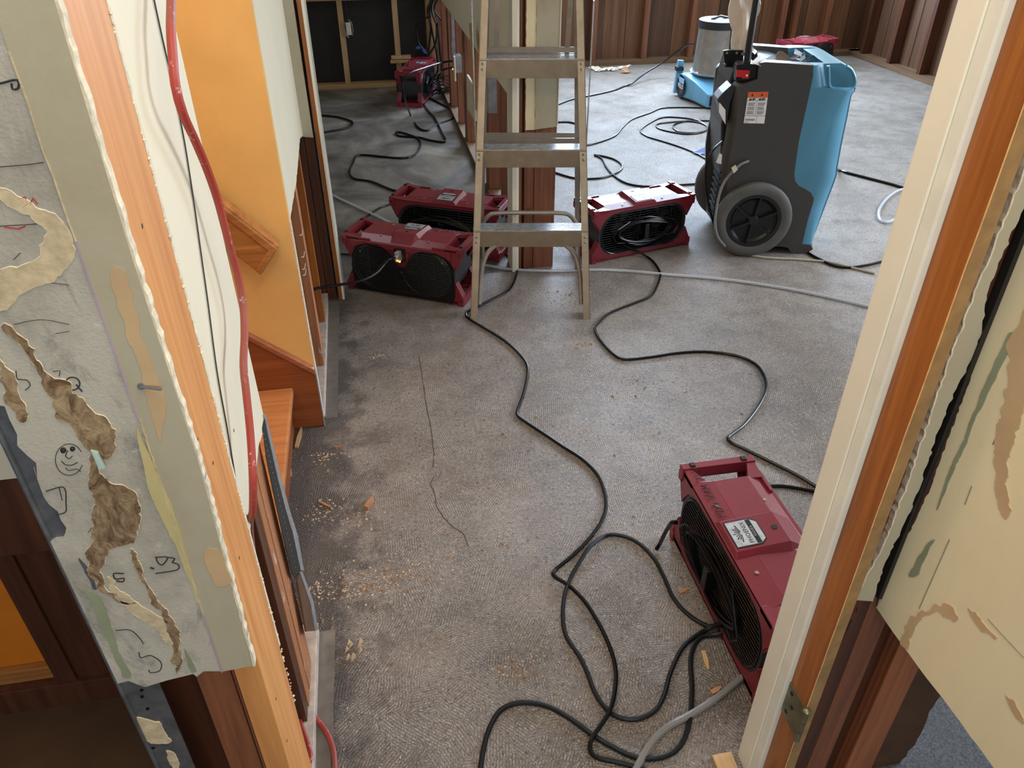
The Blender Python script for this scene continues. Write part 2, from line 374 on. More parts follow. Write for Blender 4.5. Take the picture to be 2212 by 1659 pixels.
def copy_tree(o, parent=None):
    c = o.copy(); C.objects.link(c); c.parent = parent
    for ch in list(o.children): copy_tree(ch, c)
    return c
def text_mesh(body, size, mat, parent, loc, xdir, ydir, depth=0.0004, name='lettering', align='CENTER', shear=0.0):
    cu = bpy.data.curves.new(name, 'FONT'); cu.body = body; cu.size = size; cu.align_x = align; cu.align_y = 'CENTER'; cu.extrude = depth; cu.shear = shear
    cu.resolution_u = 2
    t = bpy.data.objects.new(name + '_tmp', cu); C.objects.link(t)
    dg = bpy.context.evaluated_depsgraph_get(); me = bpy.data.meshes.new_from_object(t.evaluated_get(dg))
    bpy.data.objects.remove(t); me.materials.clear(); me.materials.append(mat)
    x, y = Vector(xdir).normalized(), Vector(ydir).normalized(); z = x.cross(y)
    mt = Matrix((x, y, z)).transposed().to_4x4(); mt.translation = Vector(loc); me.transform(mt)
    o = bpy.data.objects.new(name, me); C.objects.link(o); o.parent = parent; return o
def cable(name, pts, r, mat, label, cat='cord', group=None, step=0.012, seg=8):
    b = MB().tube(smooth_pts(pts, step), r, seg); o = b.build(name, mat, None, smooth=True)
    return tag(o, label, cat, group)
def floor_pts(px, z=0.0055): return [F(u, v, z) for u, v in px]
# ================================================================== THE SETTING
CEIL = 2.75
fl_ = empty('floor', label='concrete floor with combed adhesive ridges, stains and plaster crumbs', cat='floor', kind='structure')
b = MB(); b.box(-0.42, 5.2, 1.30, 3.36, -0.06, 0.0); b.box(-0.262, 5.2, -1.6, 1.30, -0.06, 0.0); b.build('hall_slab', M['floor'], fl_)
b = MB(); b.box(0.70, 5.2, 3.36, 7.95, -0.06, 0.0); b.build('work_room_slab', M['floor'], fl_)
b = MB(); b.box(-1.6, 0.70, 3.36, 7.4, -0.06, 0.0); b.build('back_room_slab', M['stained_slab'], fl_)
for y0_, y1_, x1_ in ((.9, 1.36, -.226), (2.3, 3.2, -.218)):
    b = MB(); b.prism(rag_line([(-.259, y0_, 0), (x1_, y0_, 0), (x1_ + .008, y1_, 0)], .002, .03, 2, (0,)) + [Vector((-.259, y1_, 0))], (0, 0, .002)); b.build('smooth_strip', M['strip'], fl_, label='smooth strip of floor along the left wall')
b = MB(); b.box(-2.2, -0.262, -1.2, 1.30, -0.06, 0.0); b.build('plywood_floor', M['closet_floor'], fl_)
cp = MB(); cp.box(0.80, 3.0, -1.2, 1.02, 0.0, 0.012)
cp.build('carpet', M['carpet'], fl_, label='slate blue carpet beyond the right wall')
# crack in the slab: fine dark seam
for seg_ in ([(938, 1030), (930, 1045), (940, 1070), (943, 1095), (960, 1120), (980, 1140), (1000, 1152), (1012, 1180)],
             [(905, 770), (910, 800), (920, 870), (932, 930), (938, 980), (935, 1010)]):
    b = MB().tube(rag_line([F(u, v, 0.0) for u, v in seg_], 0.0015, 0.008, 3, (0, 1)), 0.0011, 5); b.build('floor_crack', M['ink'], fl_, label='hairline crack running through the slab')

b = MB().box(-2.2, 5.3, -1.7, 8.0, CEIL, CEIL + .08)
tag(b.build('ceiling', M['ceiling']), 'plain white ceiling over hall and rooms', 'ceiling', kind='structure')

# ---------- left doorway return (lateral wall at y = .78, drywall stripped round the doorway)
YC = 0.768
wf = empty('wall_front', label='scraped wallboard wall end left of the doorway, covered in glue and pen marks', cat='wall', kind='structure')
def pc(u, v): return PY(u, v, YC)
xl = pc(111, 1167).x
zcut = pc(400, 1458).z
left_edge = [(xl, YC, CEIL), (xl, YC, pc(0, 868).z)]
rag = [pc(*p) for p in [(10, 878), (20, 905), (37, 939), (37, 963), (60, 985), (78, 1000), (81, 1034), (72, 1010), (85, 1048), (95, 1075), (107, 1091), (125, 1105), (131, 1123), (143, 1140), (141, 1152), (135, 1163), (119, 1165)]]
bot = [pc(*p) for p in [(105, 1171), (180, 1325), (254, 1477), (278, 1471), (300, 1480), (314, 1484), (360, 1470), (417, 1456), (425, 1462), (440, 1450), (477, 1450), (520, 1440), (548, 1437)]]
poly = left_edge + rag + bot + rag_line([pc(548, 1437), pc(430, 1000), pc(287, 560), pc(118, 0), (pc(118, 0).x, YC, CEIL)], 0.0022, 0.012, 5)[1:]
x_strip = [pc(477, 1450), pc(300, 900), pc(182, 560), pc(0, 100)]
MB().prism(poly, (0, .012, 0)).build('wallboard', M['dry_gray'], wf)
# painted strip where the door casing used to be
sp = [pc(477, 1450), pc(390, 1185), pc(305, 915), pc(240, 740), pc(180, 560), pc(105, 345), pc(20, 110), pc(-40, -60), pc(112, -60), pc(118, 0), pc(287, 560), pc(430, 1000), pc(545, 1437)]
MB().prism([Vector(p) + Vector((0, -.0012, 0)) for p in sp], (0, .0012, 0)).build('painted_strip', M['dry_beige'], wf, label='beige painted strip where the door casing was')
ge = [pc(118, -60), pc(118, 0), pc(287, 560), pc(430, 1000), pc(548, 1439)]
jag = rag_line(ge, .0012, .010, 11)
b = MB().prism([p + Vector((.0024, -.0010, 0)) for p in jag] + [p + Vector((-.0010, -.0010, 0)) for p in reversed(rag_line(ge, .0008, .012, 12))], (0, .0135, 0))
b.build('broken_gypsum_edge', M['gypsum'], wf, label='crumbling white gypsum edge')
def patch(pts, mat, name, d=.0016, amp=.003, seed=0, step=.012, parent=wf, fn=pc, off=(0, -1, 0), lab=None):
    P3 = [Vector(fn(*p)) for p in pts]; ax = (0, 2) if off[1] else (1, 2); o = Vector(off)
    n_ = len(P3); cc = []
    for i in range(n_):
        a_, b_, c_, d_ = P3[i - 1], P3[i], P3[(i + 1) % n_], P3[(i + 2) % n_]
        for t in (0, .25, .5, .75): cc.append(0.5 * ((2 * b_) + (c_ - a_) * t + (2 * a_ - 5 * b_ + 4 * c_ - d_) * t * t + (3 * b_ - a_ - 3 * c_ + d_) * t ** 3))
    P3 = rag_line(cc + [cc[0]], amp * .35, .004, seed, ax)[:-1]
    for p in P3:
        w1, w2 = noise.noise_vector(p * 45 + Vector((seed, 0, 0))), noise.noise_vector(p * 150)
        for a_ in ax: p[a_] += (w1[a_] * 2.4 + w2[a_] * 1.1) * amp
    if mat in (M['paper'], M['paste']):
        rp = rag_line(P3 + [P3[0]], .0009, .003, seed + 50, ax)[:-1]
        MB().tube([p + o * d * .5 for p in rp], .0008, 4, closed=True).build('lifted_rim', M['gypsum'], parent)
    return MB().prism([p + o * d for p in P3], -o * d).build(name, mat, parent, label=lab)
pap = M['paper']
patch([(20, 700), (60, 745), (100, 800), (150, 830), (190, 875), (225, 900), (250, 930), (252, 960), (230, 985), (215, 1010), (240, 1040), (275, 1050), (298, 1080), (300, 1125), (292, 1165), (270, 1180), (240, 1195), (225, 1215), (220, 1235), (228, 1260), (250, 1282), (300, 1300), (260, 1296), (215, 1268), (190, 1215), (200, 1170), (205, 1100), (192, 1040), (188, 985), (160, 940), (118, 888), (92, 822), (72, 795), (40, 745), (12, 712)], pap, 'torn_paper_patch', seed=1, lab='brown torn paper strip running down the wallboard')
patch([(280, 1180), (300, 1215), (325, 1265), (350, 1310), (378, 1340), (395, 1375), (392, 1420), (380, 1455), (375, 1440), (372, 1400), (362, 1350), (330, 1300), (305, 1250), (285, 1210)], pap, 'torn_paper_patch', seed=2)
patch([(0, 395), (40, 425), (85, 450), (130, 470), (155, 520), (150, 560), (110, 600), (60, 620), (30, 650), (0, 665), (0, 590), (45, 570), (90, 540), (105, 500), (60, 470), (0, 430)], M['paste'], 'paste_smear', d=.0013, seed=3, lab='pale fibrous paste smear')
patch([(0, 760), (22, 800), (50, 860), (60, 900), (40, 905), (15, 850), (0, 820)], pap, 'torn_paper_patch', seed=4)
patch([(232, 1245), (265, 1275), (330, 1325), (365, 1345), (368, 1400), (350, 1370), (300, 1330), (250, 1290)], M['paste'], 'paste_smear', seed=5)
patch([(170, 1205), (190, 1225), (205, 1262), (212, 1272), (200, 1270), (188, 1240)], M['bead'], 'metal_glimpse', d=.001, amp=.001, seed=6)
patch([(185, 1275), (215, 1290), (240, 1350), (262, 1420), (285, 1460), (268, 1462), (255, 1440), (225, 1370), (200, 1310)], M['sage'], 'sage_paint_patch', d=.001, amp=.001, seed=7)
patch([(398, 1400), (420, 1440), (422, 1450), (410, 1448)], M['sage'], 'sage_paint_patch', d=.001, amp=.0006, seed=8)
patch([(295, 925), (310, 950), (345, 1030), (375, 1100), (400, 1180), (430, 1300), (415, 1270), (380, 1180), (345, 1110), (318, 1040)], M['yellow_mark'], 'yellow_edge_mark', d=.0018, amp=.0006, seed=9)
for q in ([(238, 590), (270, 585), (295, 680), (330, 790), (360, 860), (355, 900), (345, 950), (325, 880), (300, 790), (262, 680)], [(440, 1190), (470, 1185), (492, 1230), (500, 1255), (470, 1265), (455, 1235)]):
    patch(q, M['tan_patch'], 'tan_paint_patch', d=.0020, amp=.0012, seed=10)
b = MB().tube([pc(480, 1450) + Vector((0, -.0016, 0)), pc(440, 1325) + Vector((0, -.0016, 0))], .0011, 5); b.build('violet_line', M['violet'], wf)
b = MB().tube(rag_line([pc(300, 905) + Vector((0, -.001, 0)), pc(240, 735) + Vector((0, -.001, 0)), pc(165, 520) + Vector((0, -.001, 0))], .0006, .03, 3), .0012, 5); b.build('violet_line', M['violet'], wf)
b = MB().tube(rag_line([pc(440, 1325) + Vector((0, -.001, 0)), pc(303, 905) + Vector((0, -.001, 0))], .0007, .008, 3), .0014, 5); b.build('paint_ridge', M['paste'], wf)
b = MB().tube(rag_line([pc(165, 520) + Vector((0, -.001, 0)), pc(20, 110) + Vector((0, -.001, 0))], .0007, .02, 3), .0012, 5); b.build('paint_ridge', M['paste'], wf)
# pen marks
def circ(cx, cy, rx, ry, n=14, a0=0, a1=360): return [(cx + rx * math.cos(R_(a0 + (a1 - a0) * k / n)), cy + ry * math.sin(R_(a0 + (a1 - a0) * k / n))) for k in range(n + 1)]
pen = MB()
for st, r in [(circ(150, 992, 30, 34, 16, 20, 330), .0005), (circ(137, 972, 4, 4, 8), .0018), (circ(157, 969, 3.5, 3.5, 8), .0015), ([(147, 972), (142, 984), (150, 990), (157, 984)], .0006),
              ([(133, 995), (142, 1003), (155, 1004), (168, 998)], .0006), ([(142, 1010), (150, 1016), (165, 1012), (175, 1018)], .0005),
              (circ(157, 828, 16, 14, 10), .0009), ([(165, 830), (178, 845)], .001), ([(115, 802), (130, 800), (128, 812)], .0005),
              ([(12, 826), (28, 818), (30, 835), (18, 842), (8, 830)], .0006), ([(35, 800), (38, 818), (58, 820), (66, 832), (55, 842)], .0006),
              ([(100, 1060), (138, 1052), (143, 1085), (142, 1105), (128, 1110)], .0008), ([(128, 1053), (135, 1080)], .0006),
              ([(268, 1238), (246, 1238), (250, 1250), (268, 1248), (266, 1256), (252, 1254)], .0010),
              ([(335, 1203), (362, 1203), (350, 1220), (340, 1212), (338, 1205)], .0010), ([(362, 1203), (378, 1206), (372, 1214), (385, 1218), (383, 1230), (336, 1238)], .0010), ([(296, 1225), (303, 1228)], .0015), ([(325, 1225), (333, 1228)], .0015),
              ([(250, 1361), (280, 1360), (300, 1375), (310, 1390)], .0007), ([(300, 1408), (305, 1420), (325, 1415), (348, 1430), (345, 1448), (325, 1452), (322, 1446)], .0008),
              ([(0, 180), (38, 172), (40, 190), (28, 192), (26, 180)], .0012), ([(0, 360), (60, 355), (95, 350)], .0005), ([(0, 488), (50, 485), (95, 482)], .0005),
              ([(30, 560), (45, 545)], .0004), ([(120, 720), (150, 715)], .0004), ([(110, 610), (150, 615)], .0004), ([(230, 640), (262, 655)], .0004), ([(190, 1150), (215, 1120)], .0004), ([(30, 700), (90, 690), (150, 700)], .0004)]:
    pen.tube(smooth_pts([pc(*p) + Vector((0, -.0009, 0)) for p in st], .003), r * .8, 5)
pen.build('pen_marks', M['ink'], wf, label='hand drawn smiley face, letters and numbers in black pen')
pink = MB()
for st in ([(40, 430), (55, 425), (60, 440), (50, 448)], [(65, 440), (72, 428), (82, 440)], [(10, 490), (40, 494), (55, 488)]): pink.tube([pc(*p) + Vector((0, -.0008, 0)) for p in st], .0006, 5)
pink.build('pink_marks', M['redclip'], wf)
# nail in a split of plaster
nb = MB(); p0 = pc(306, 832); nb.lathe([(0, -.004), (.004, -.004), (.004, -.002), (.0015, -.002), (.0015, .0)], 'Y', p0, 10); nb.tube([p0 + Vector((0, -.003, 0)), p0 + Vector((.022, -.010, -.002))], .0016, 6)
nb.build('bent_nail', M['steelbox'], wf)
b = MB(); p1 = pc(212, 985); b.prism([p1 + Vector(q) for q in [(-.004, -.004, .012), (.003, -.006, .008), (.006, -.010, -.012), (-.001, -.008, -.014)]], (0, .004, 0)); b.build('plaster_flake', M['flake'], wf)
# metal corner bead at the outer corner, bare where the board is torn
bd = MB(); bw = .004
for (ua, va), (ub, vb), (uc, vc_), (ud, vd) in [((0, 948), (111, 1167), (145, 1167), (0, 866))]: pass
bd.prism([(xl - .003, YC + .004, 0), (xl + .05, YC + .004, 0), (xl + .05, YC + .004, CEIL), (xl - .003, YC + .004, CEIL)], (0, .0015, 0))
bd.prism([(xl - .003, YC + .004, 0), (xl - .003, YC + .004, CEIL), (xl - .003, YC + .05, CEIL), (xl - .003, YC + .05, 0)], (-.0015, 0, 0))
bd.tube([(xl - .003, YC + .003, 0), (xl - .003, YC + .003, CEIL)], .0035, 8)
bd.build('corner_bead', M['bead'], wf, label='grey galvanised corner bead laid bare by torn wallboard')
hb = MB()
for u, v in [(305, 1495), (306, 1509), (318, 1535), (330, 1620), (322, 1622)]:
    q = pc(u, v); hb.lathe([(0, 0), (.0028, 0), (.0028, .001), (0, .001)], 'Y', (q.x, YC + .0025, q.z), 10)
hb.build('nail_hole', M['black'], wf)
for q in ([(295, 1550), (330, 1560), (345, 1560), (355, 1580), (370, 1600), (325, 1605), (305, 1580)], [(362, 1620), (380, 1630), (388, 1659), (365, 1645)]):
    patch(q, M['paste'], 'compound_patch', d=.002, amp=.002, seed=13, fn=lambda u, v: PY(u, v, YC + .004))
# studs: reveal stud, two flat studs behind the cut, dark backing
def studY(pxl, y, d, mat, name='stud', parent=wf, lab=None, top=CEIL, bottom=0.0):
    (xa, xb) = pxl; return MB().box(xa, xb, y, y + d, bottom, top).build(name, mat, parent, bevel=.0015, label=lab)
XR = -0.245
ob = [(PX(568, 1433, XR)), (PX(440, 1010, XR)), (PX(300, 560, XR)), (PX(133, 0, XR))]
yo0 = min(p.y for p in ob); 
MB().box(XR - .038, XR, YC + .012, PX(560, 1233, XR).y, 0, CEIL).build('stud', M['orange_stud'], wf, bevel=.002, label='fresh orange fir stud edging the doorway')
b = MB().box(PY(500, 1453, YC + .014).x, XR - .039, YC + .014, YC + .1, 0, CEIL); b.build('stud', M['red_stud'], wf, bevel=.002)
b = MB().box(PY(427, 1473, YC + .02).x, PY(498, 1453, YC + .02).x, YC + .02, YC + .1, 0, CEIL); b.build('stud', M['red_stud'], wf, bevel=.002)
b = MB().box(xl + .002, PY(427, 1473, YC + .02).x - .012, YC + .075, YC + .1, 0, CEIL); b.build('stud', M['dark_stud'], wf)
# knot marks
kn = MB()
for u, v in [(307, 488), (460, 1000), (438, 1030), (517, 1205), (505, 930), (596, 1510), (620, 1600), (427, 950)]:
    q = PX(u, v, XR); kn.lathe([(0, .0004), (.0025, .0004), (.0032, 0)], 'X', (q.x, q.y, q.z), 8)
kn.build('nail_hole', M['dark_stud'], wf)

# ---------- long left wall (x = -.262): cream board, stair opening, white board, cut low
XL = -0.262
wl = empty('wall_left', label='long left wall with cream board cut off above bare studs', cat='wall', kind='structure')
def px_(u, v): return PX(u, v, XL)
cr = [px_(571, 905), px_(569, 925), px_(558, 968), px_(551, 1031), px_(545, 1090), px_(540, 1147)]
y0c = PX(560, 1233, XR).y + .001
crb = rag_line([Vector((XL, px_(571, 905).y, CEIL)), cr[0]], 0, 9) + rag_line(cr + [Vector((XL, y0c, cr[-1].z))], .003, .015, 4, (1, 2)) 
near = rag_line([Vector((XL, y0c, cr[-1].z)), Vector((XL, y0c, CEIL))], .004, .012, 6, (1, 2))
MB().prism(crb + near, (-.012, 0, 0)).build('wallboard', M['cream'], wl, label='cream wallboard between doorway and stairs')
# crumbled gypsum along the near edge of the cream board
cb = MB(); rnd = random.Random(5)
for k in range(520):
    z = .36 + (CEIL - .6) * rnd.random() ** 1.2; s = rnd.uniform(.0012, .0034)
    c = Vector((XR + rnd.uniform(-.006, .0015), y0c + rnd.uniform(-.004, .003), z))
    cb.add([c + Vector(v) * s for v in ((1, 0, 0), (-1, .3, 0), (0, 1, .2), (0, -1, -.2), (0, 0, 1), (0, 0, -1))], [(0, 2, 4), (2, 1, 4), (1, 3, 4), (3, 0, 4), (2, 0, 5), (1, 2, 5), (3, 1, 5), (0, 3, 5)])
cb.build('gypsum_crumbs', M['gypsum'], wl, kind='stuff')
MB().box(XL - .003, XR, y0c, y0c + .008, px_(588, 1346).z, CEIL).build('broken_gypsum_edge', M['gypsum'], wl)
# studs under the cream board
MB().box(XL - .098, XL - .009, 1.12, 1.158, 0.04, CEIL).build('stud', M['paint_stud'], wl, bevel=.0015)
MB().box(XL - .098, XL - .009, 1.165, 1.245, 0.04, CEIL).build('stud', M['paint_stud'], wl, bevel=.0015)
MB().box(XL - .098, XL - .012, 1.082, 1.1195, 0.04, CEIL).build('stud', M['dark_stud'], wl, bevel=.0015)  # dark board added over the stud's near face; its shade is in the colour
MB().box(XL - .10, XL - .094, .90, 1.30, 0.04, 1.6).build('backing_board', M['dark_stud'], wl)
MB().box(XL - .098, XL + .003, .90, 1.36, 0, 0.038).build('sole_plate', M['whiteplate'], wl, bevel=.002, label='paint-smeared sole plate')
MB().box(XL - .098, XL + .003, 2.31, 3.22, 0, 0.038).build('sole_plate', M['whiteplate'], wl, bevel=.002)
# corner bead and board scrap at the near stair corner
yb = 1.335
bb = MB()
bpts = [px_(571, 925), px_(598, 1050), px_(625, 1150), px_(640, 1180), px_(650, 1240)]
pq = lambda u, v, dx=.002: PX(u, v, XL + dx)
bb.prism([pq(568, 925), pq(575, 985), pq(590, 1060), pq(603, 1120), pq(617, 1180), pq(632, 1240), pq(645, 1257), pq(651, 1232), pq(634, 1160), pq(619, 1110), pq(601, 1040), pq(583, 960), pq(572, 902)], (-.0012, 0, 0))
bb.build('corner_bead_web', M['black_paper'], wl, label='bent black side of the hanging corner bead')
MB().prism([pq(571, 895, .0035), pq(583, 955, .0035), pq(601, 1035, .0035), pq(619, 1105, .0035), pq(634, 1155, .0035), pq(650, 1232, .0035), pq(657, 1232, .0035), pq(643, 1155, .0035), pq(627, 1105, .0035), pq(608, 1035, .0035), pq(589, 955, .0035), pq(574, 895, .0035)], (-.003, 0, 0)).build('corner_bead_nose', M['beadlight'], wl)
hh = MB()
for k in range(26):
    z = .72 - k * .018; c_ = PX(569 + (v_ := k / 25) * 72, 940 + v_ * 300, XL + .0022); hh.lathe([(0, .0006), (.0014, .0006), (.0014, 0)], 'X', c_ + Vector((0, .004, 0)), 6)
hh.build('bead_holes', M['beadlight'], wl)
MB().prism([pq(643, 1256, .006), pq(648, 1236, .006), pq(672, 1300, .006), pq(684, 1362, .006), pq(662, 1364, .006)], (-.004, 0, 0)).build('wallboard_scrap', M['kraft'], wl, label='brown-backed strip of broken board at the stair corner')
MB().prism([pq(648, 1236, .008), pq(653, 1234, .008), pq(677, 1298, .008), pq(688, 1360, .008), pq(682, 1363, .008), pq(671, 1302, .008)], (-.004, 0, 0)).build('broken_gypsum_edge', M['beadlight'], wl)
# white board beyond the stairs
Y2 = 2.30
wz = px_(640, 400).z
wb = [Vector((XL, Y2, CEIL)), Vector((XL, Y2, px_(619, 500).z - .02)), px_(632, 440), px_(640, 395), px_(648, 300), Vector((XL, 3.22, .745)), Vector((XL, 3.22, CEIL))]
MB().prism(rag_line(wb[:2], 0, 9)[:-1] + rag_line(wb[1:6], .003, .02, 9, (1, 2)) + [wb[6]], (-.012, 0, 0)).build('wallboard', M['cream'], wl, label='pale wallboard beyond the stairs, cut at a slant')
MB().box(XL - .10, XL - .005, 2.305, 2.345, 0.04, CEIL).build('stud', M['dark_stud'], wl, bevel=.0015)
MB().box(XL - .04, XL - .001, 2.60, 2.66, 0.04, CEIL).build('stud', M['paint_stud'], wl, bevel=.0015)
MB().box(XL - .098, XL - .003, 2.95, 2.99, 0.04, CEIL).build('stud', M['jamb'], wl, bevel=.0015)
MB().box(XL - .12, XL - .10, 2.30, 3.22, 0, CEIL).build('backing_board', M['dark_stud'], wl)
for z in (.545, .60, .50, .515):
    MB().tube([Vector((XL - .002, 2.40 + (z - .5), z + .02)), Vector((XL + .004, 2.42 + (z - .5), z + .012)), Vector((XL + .006, 2.45 + (z - .5), z + .018))], .0012, 5).build('torn_fibre', M['gypsum'], wl)
# ---------- stair well
ws = empty('wall_stair', label='mustard painted wall at the far side of the stairs', cat='wall', kind='structure')
MB().box(-2.2, XL - .001, 2.275, 2.30, 0, CEIL).build('plaster_face', M['yellow'], ws)
MB().box(XL - .002, XL + .002, 2.274, 2.303, 0.02, px_(625, 480).z).build('broken_gypsum_edge', M['gypsum'], ws)
pys = lambda u, v, y=2.275: PY(u, v, y)
a_, b_, c_, d_, e_ = pys(680, 795), pys(540, 722), pys(697, 905), pys(640, 918), pys(565, 820)
dz = (b_.z - a_.z) / (b_.x - a_.x)
MB().prism([(XL, 2.275, a_.z - .012), (XL, 2.275, 0.005), (-.42, 2.275, 0.0), (-1.2, 2.275, .10), (-1.2, 2.275, a_.z - .012 + dz * (-1.2 - XL)),], (0, -.018, 0)).build('skirt_board', M['skirt'], ws)
MB().prism([(XL + .001, 2.275, a_.z - .014), (-1.2, 2.275, a_.z - .014 + dz * (-1.2 - XL)), (-1.2, 2.275, a_.z + .008 + dz * (-1.2 - XL)), (XL + .001, 2.275, a_.z + .008)], (0, -.026, 0)).build('skirt_cap', M['skirt_cap'], ws, bevel=.003)
MB().box(XL, XL + .003, 2.255, 2.272, 0.0, .22).build('corner_bead_nose', M['beadlight'], ws)
MB().box(-2.2, -.36, 1.32, 1.345, 0.0, CEIL).build('near_face', M['yellow'], ws)
st_ = empty('staircase', (-.35, 1.8, 0), label='worn oak staircase rising to the left behind the cream wall', cat='stairs', kind='structure')
for k in range(5):
    z = .178 * (k + 1); x1 = -.343 - .255 * k
    o = MB().box(x1 - .285, x1, 1.38, 2.256, z - .028, z).build('tread', M['oak_tread'], st_, bevel=.006); o.matrix_parent_inverse = Matrix.Translation((.35, -1.8, 0))
    o = MB().box(x1 - .04, x1 - .022, 1.38, 2.256, z - .178 + (0 if k else .001), z - .028).build('riser', M['skirt'], st_); o.matrix_parent_inverse = Matrix.Translation((.35, -1.8, 0))

# ---------- back doorway (y = 3.22..3.38) and posts
wb_ = empty('wall_back', label='stripped wall with doorway to the dark back room', cat='wall', kind='structure')
pb = lambda u, v, y=3.22: PY(u, v, y)
MB().prism([(XL, 3.22, CEIL), (XL, 3.22, .74), (-.222, 3.22, .735), (-.224, 3.22, 1.0), (-.222, 3.22, CEIL)], (0, .012, 0)).build('wallboard', M['dry_beige'], wb_)
MB().box(-.35, -.262, 3.235, 3.35, 0.0, CEIL).build('stud', M['dark_stud'], wb_, bevel=.0015)
MB().box(-.260, -.222, 3.235, 3.35, 0.0, CEIL).build('stud', M['dark_stud'], wb_, bevel=.0015)
MB().box(-1.6, -.34, 3.24, 3.35, 0, CEIL).build('wallboard', M['cream'], wb_)
MB().box(-.212, -.196, 3.222, 3.36, 0.0, CEIL).build('door_jamb', M['jamb'], wb_, bevel=.001)
MB().box(-.196, -.186, 3.215, 3.362, 0.0, CEIL).build('jamb_face', M['white_paint'], wb_, bevel=.001, label='cream painted left jamb')
MB().box(-.2, .66, 3.24, 3.36, 2.1, CEIL).build('header', M['red_stud'], wb_)
# right jamb and post
yp = 3.38
MB().box(.618, .640, yp - .03, yp + .10, 0, 2.1).build('jamb_face', M['white_paint'], wb_, bevel=.002, label='cream painted right jamb')
MB().box(.640, .652, yp - .012, yp + .10, 0, 2.1).build('jamb_stop', M['white_paint'], wb_, bevel=.002)
MB().box(.653, .667, yp, yp + .10, 0, CEIL).build('door_jamb', M['red_stud'], wb_, bevel=.001)
MB().box(.679, .723, yp, yp + .09, 0, CEIL).build('stud', M['red_stud'], wb_, bevel=.0015, label='dark stud with faint stamped lettering')
MB().box(.726, .826, yp + .002, yp + .09, 0, CEIL).build('stud', M['red_stud'], wb_, bevel=.0015)
MB().box(.66, .68, yp + .03, yp + .09, 0, CEIL).build('stud', M['dark_stud'], wb_)
zp = PY(1170, 277, yp - .012).z
MB().prism(rag_line([Vector((.681, yp - .012, CEIL)), Vector((.681, yp - .012, zp - .005)), Vector((.722, yp - .012, zp - .006)), Vector((.722, yp - .012, CEIL))], .0016, .02, 3)[:-1], (0, .011, 0)).build('wallboard', M['tan_wall'], wb_)
MB().prism([Vector((.7225, yp - .014, CEIL)), Vector((.7225, yp - .014, zp - .004)), Vector((.822, yp - .014, zp + .004)), Vector((.822, yp - .014, CEIL))], (0, .013, 0)).build('wallboard', M['dry_beige'], wb_)
MB().box(.8225, .826, yp - .016, yp + .09, zp + .01, CEIL).build('painted_edge', M['white_paint'], wb_)
for k, (z, s) in enumerate([(.60, 'UN'), (.545, '-'), (.19, 'UND'), (.30, 'X')]):
    text_mesh(s, .032, M['ink'], wb_, (.701, yp - .001, z), (0, 0, 1), (-1, 0, 0), .0003)

# ---------- partition between back room and work room
wp = empty('wall_partition', label='partition with cream board cut low over bare red studs', cat='wall', kind='structure')
XP = .66
MB().prism([(XP, 3.47, .75), (XP, 3.47, CEIL), (XP, 7.3, CEIL), (XP, 7.3, .775)], (.012, 0, 0)).build('wallboard', M['cream'], wp)
MB().box(.745, .757, 3.47, 7.75, .80, CEIL).build('wallboard', M['dry_beige'], wp)
for k, y in enumerate([3.95, 4.40, 4.88, 5.36, 5.84, 6.32, 6.80, 7.18]):
    MB().box(XP + .013, XP + .085, y, y + .042, .04, CEIL).build('stud', M['red_stud'], wp, bevel=.0015)
    if k in (1, 3, 5): MB().box(XP + .013, XP + .085, y + .05, y + .13, .04, CEIL).build('stud', M['red_stud'], wp, bevel=.0015)
MB().box(XP + .0, XP + .088, 3.47, 7.28, 0, .038).build('sole_plate', M['plateY'], wp, bevel=.002)
for (u0, v0, y, h_, w_) in [(1075, 235, 4.32, .22, .05), (985, 50, 6.0, .34, .05), (983, 122, 6.05, .14, .04)]:
    z = PX(u0, v0, XP).z; MB().box(XP + .002, XP + .05, y, y + w_, z - h_ / 2, z + h_ / 2).build('junction_box', M['steelbox'], wp, bevel=.002, label='galvanised steel strap box')
# ---------- back room: black papered wall with new studs
wn = empty('wall_far', label='black papered wall behind new pale studs in the back room', cat='wall', kind='structure')
MB().box(-1.6, .66, 7.33, 7.36, 0, CEIL).build('building_paper', M['black_paper'], wn)
MB().box(-1.6, .66, 7.24, 7.328, 0, .042).build('sole_plate', M['new_plate'], wn, bevel=.002)
MB().box(-1.6, .66, 7.24, 7.328, .704, .75).build('cross_plate', M['new_plate'], wn, bevel=.002)
for x, x2 in ((-.59, 0), (-.157, 0), (.30, 0), (.585, 0), (.612, .04)):
    MB().box(x, x + .046, 7.24 - x2, 7.328 - x2, .042, .704).build('stud', M['new_stud'], wn, bevel=.002)
MB().box(-1.6, .66, 7.24, 7.33, .75, CEIL).build('wallboard', M['cream'], wn)
blk = MB().box(.26, .43, 7.22, 7.26, .235, .262); blk.box(.25, .44, 7.20, 7.26, .205, .228); blk.build('blocking', M['chip'], wn)
MB().box(-1.62, -1.6, 3.3, 7.4, 0, CEIL).build('side_face', M['cream'], wn)

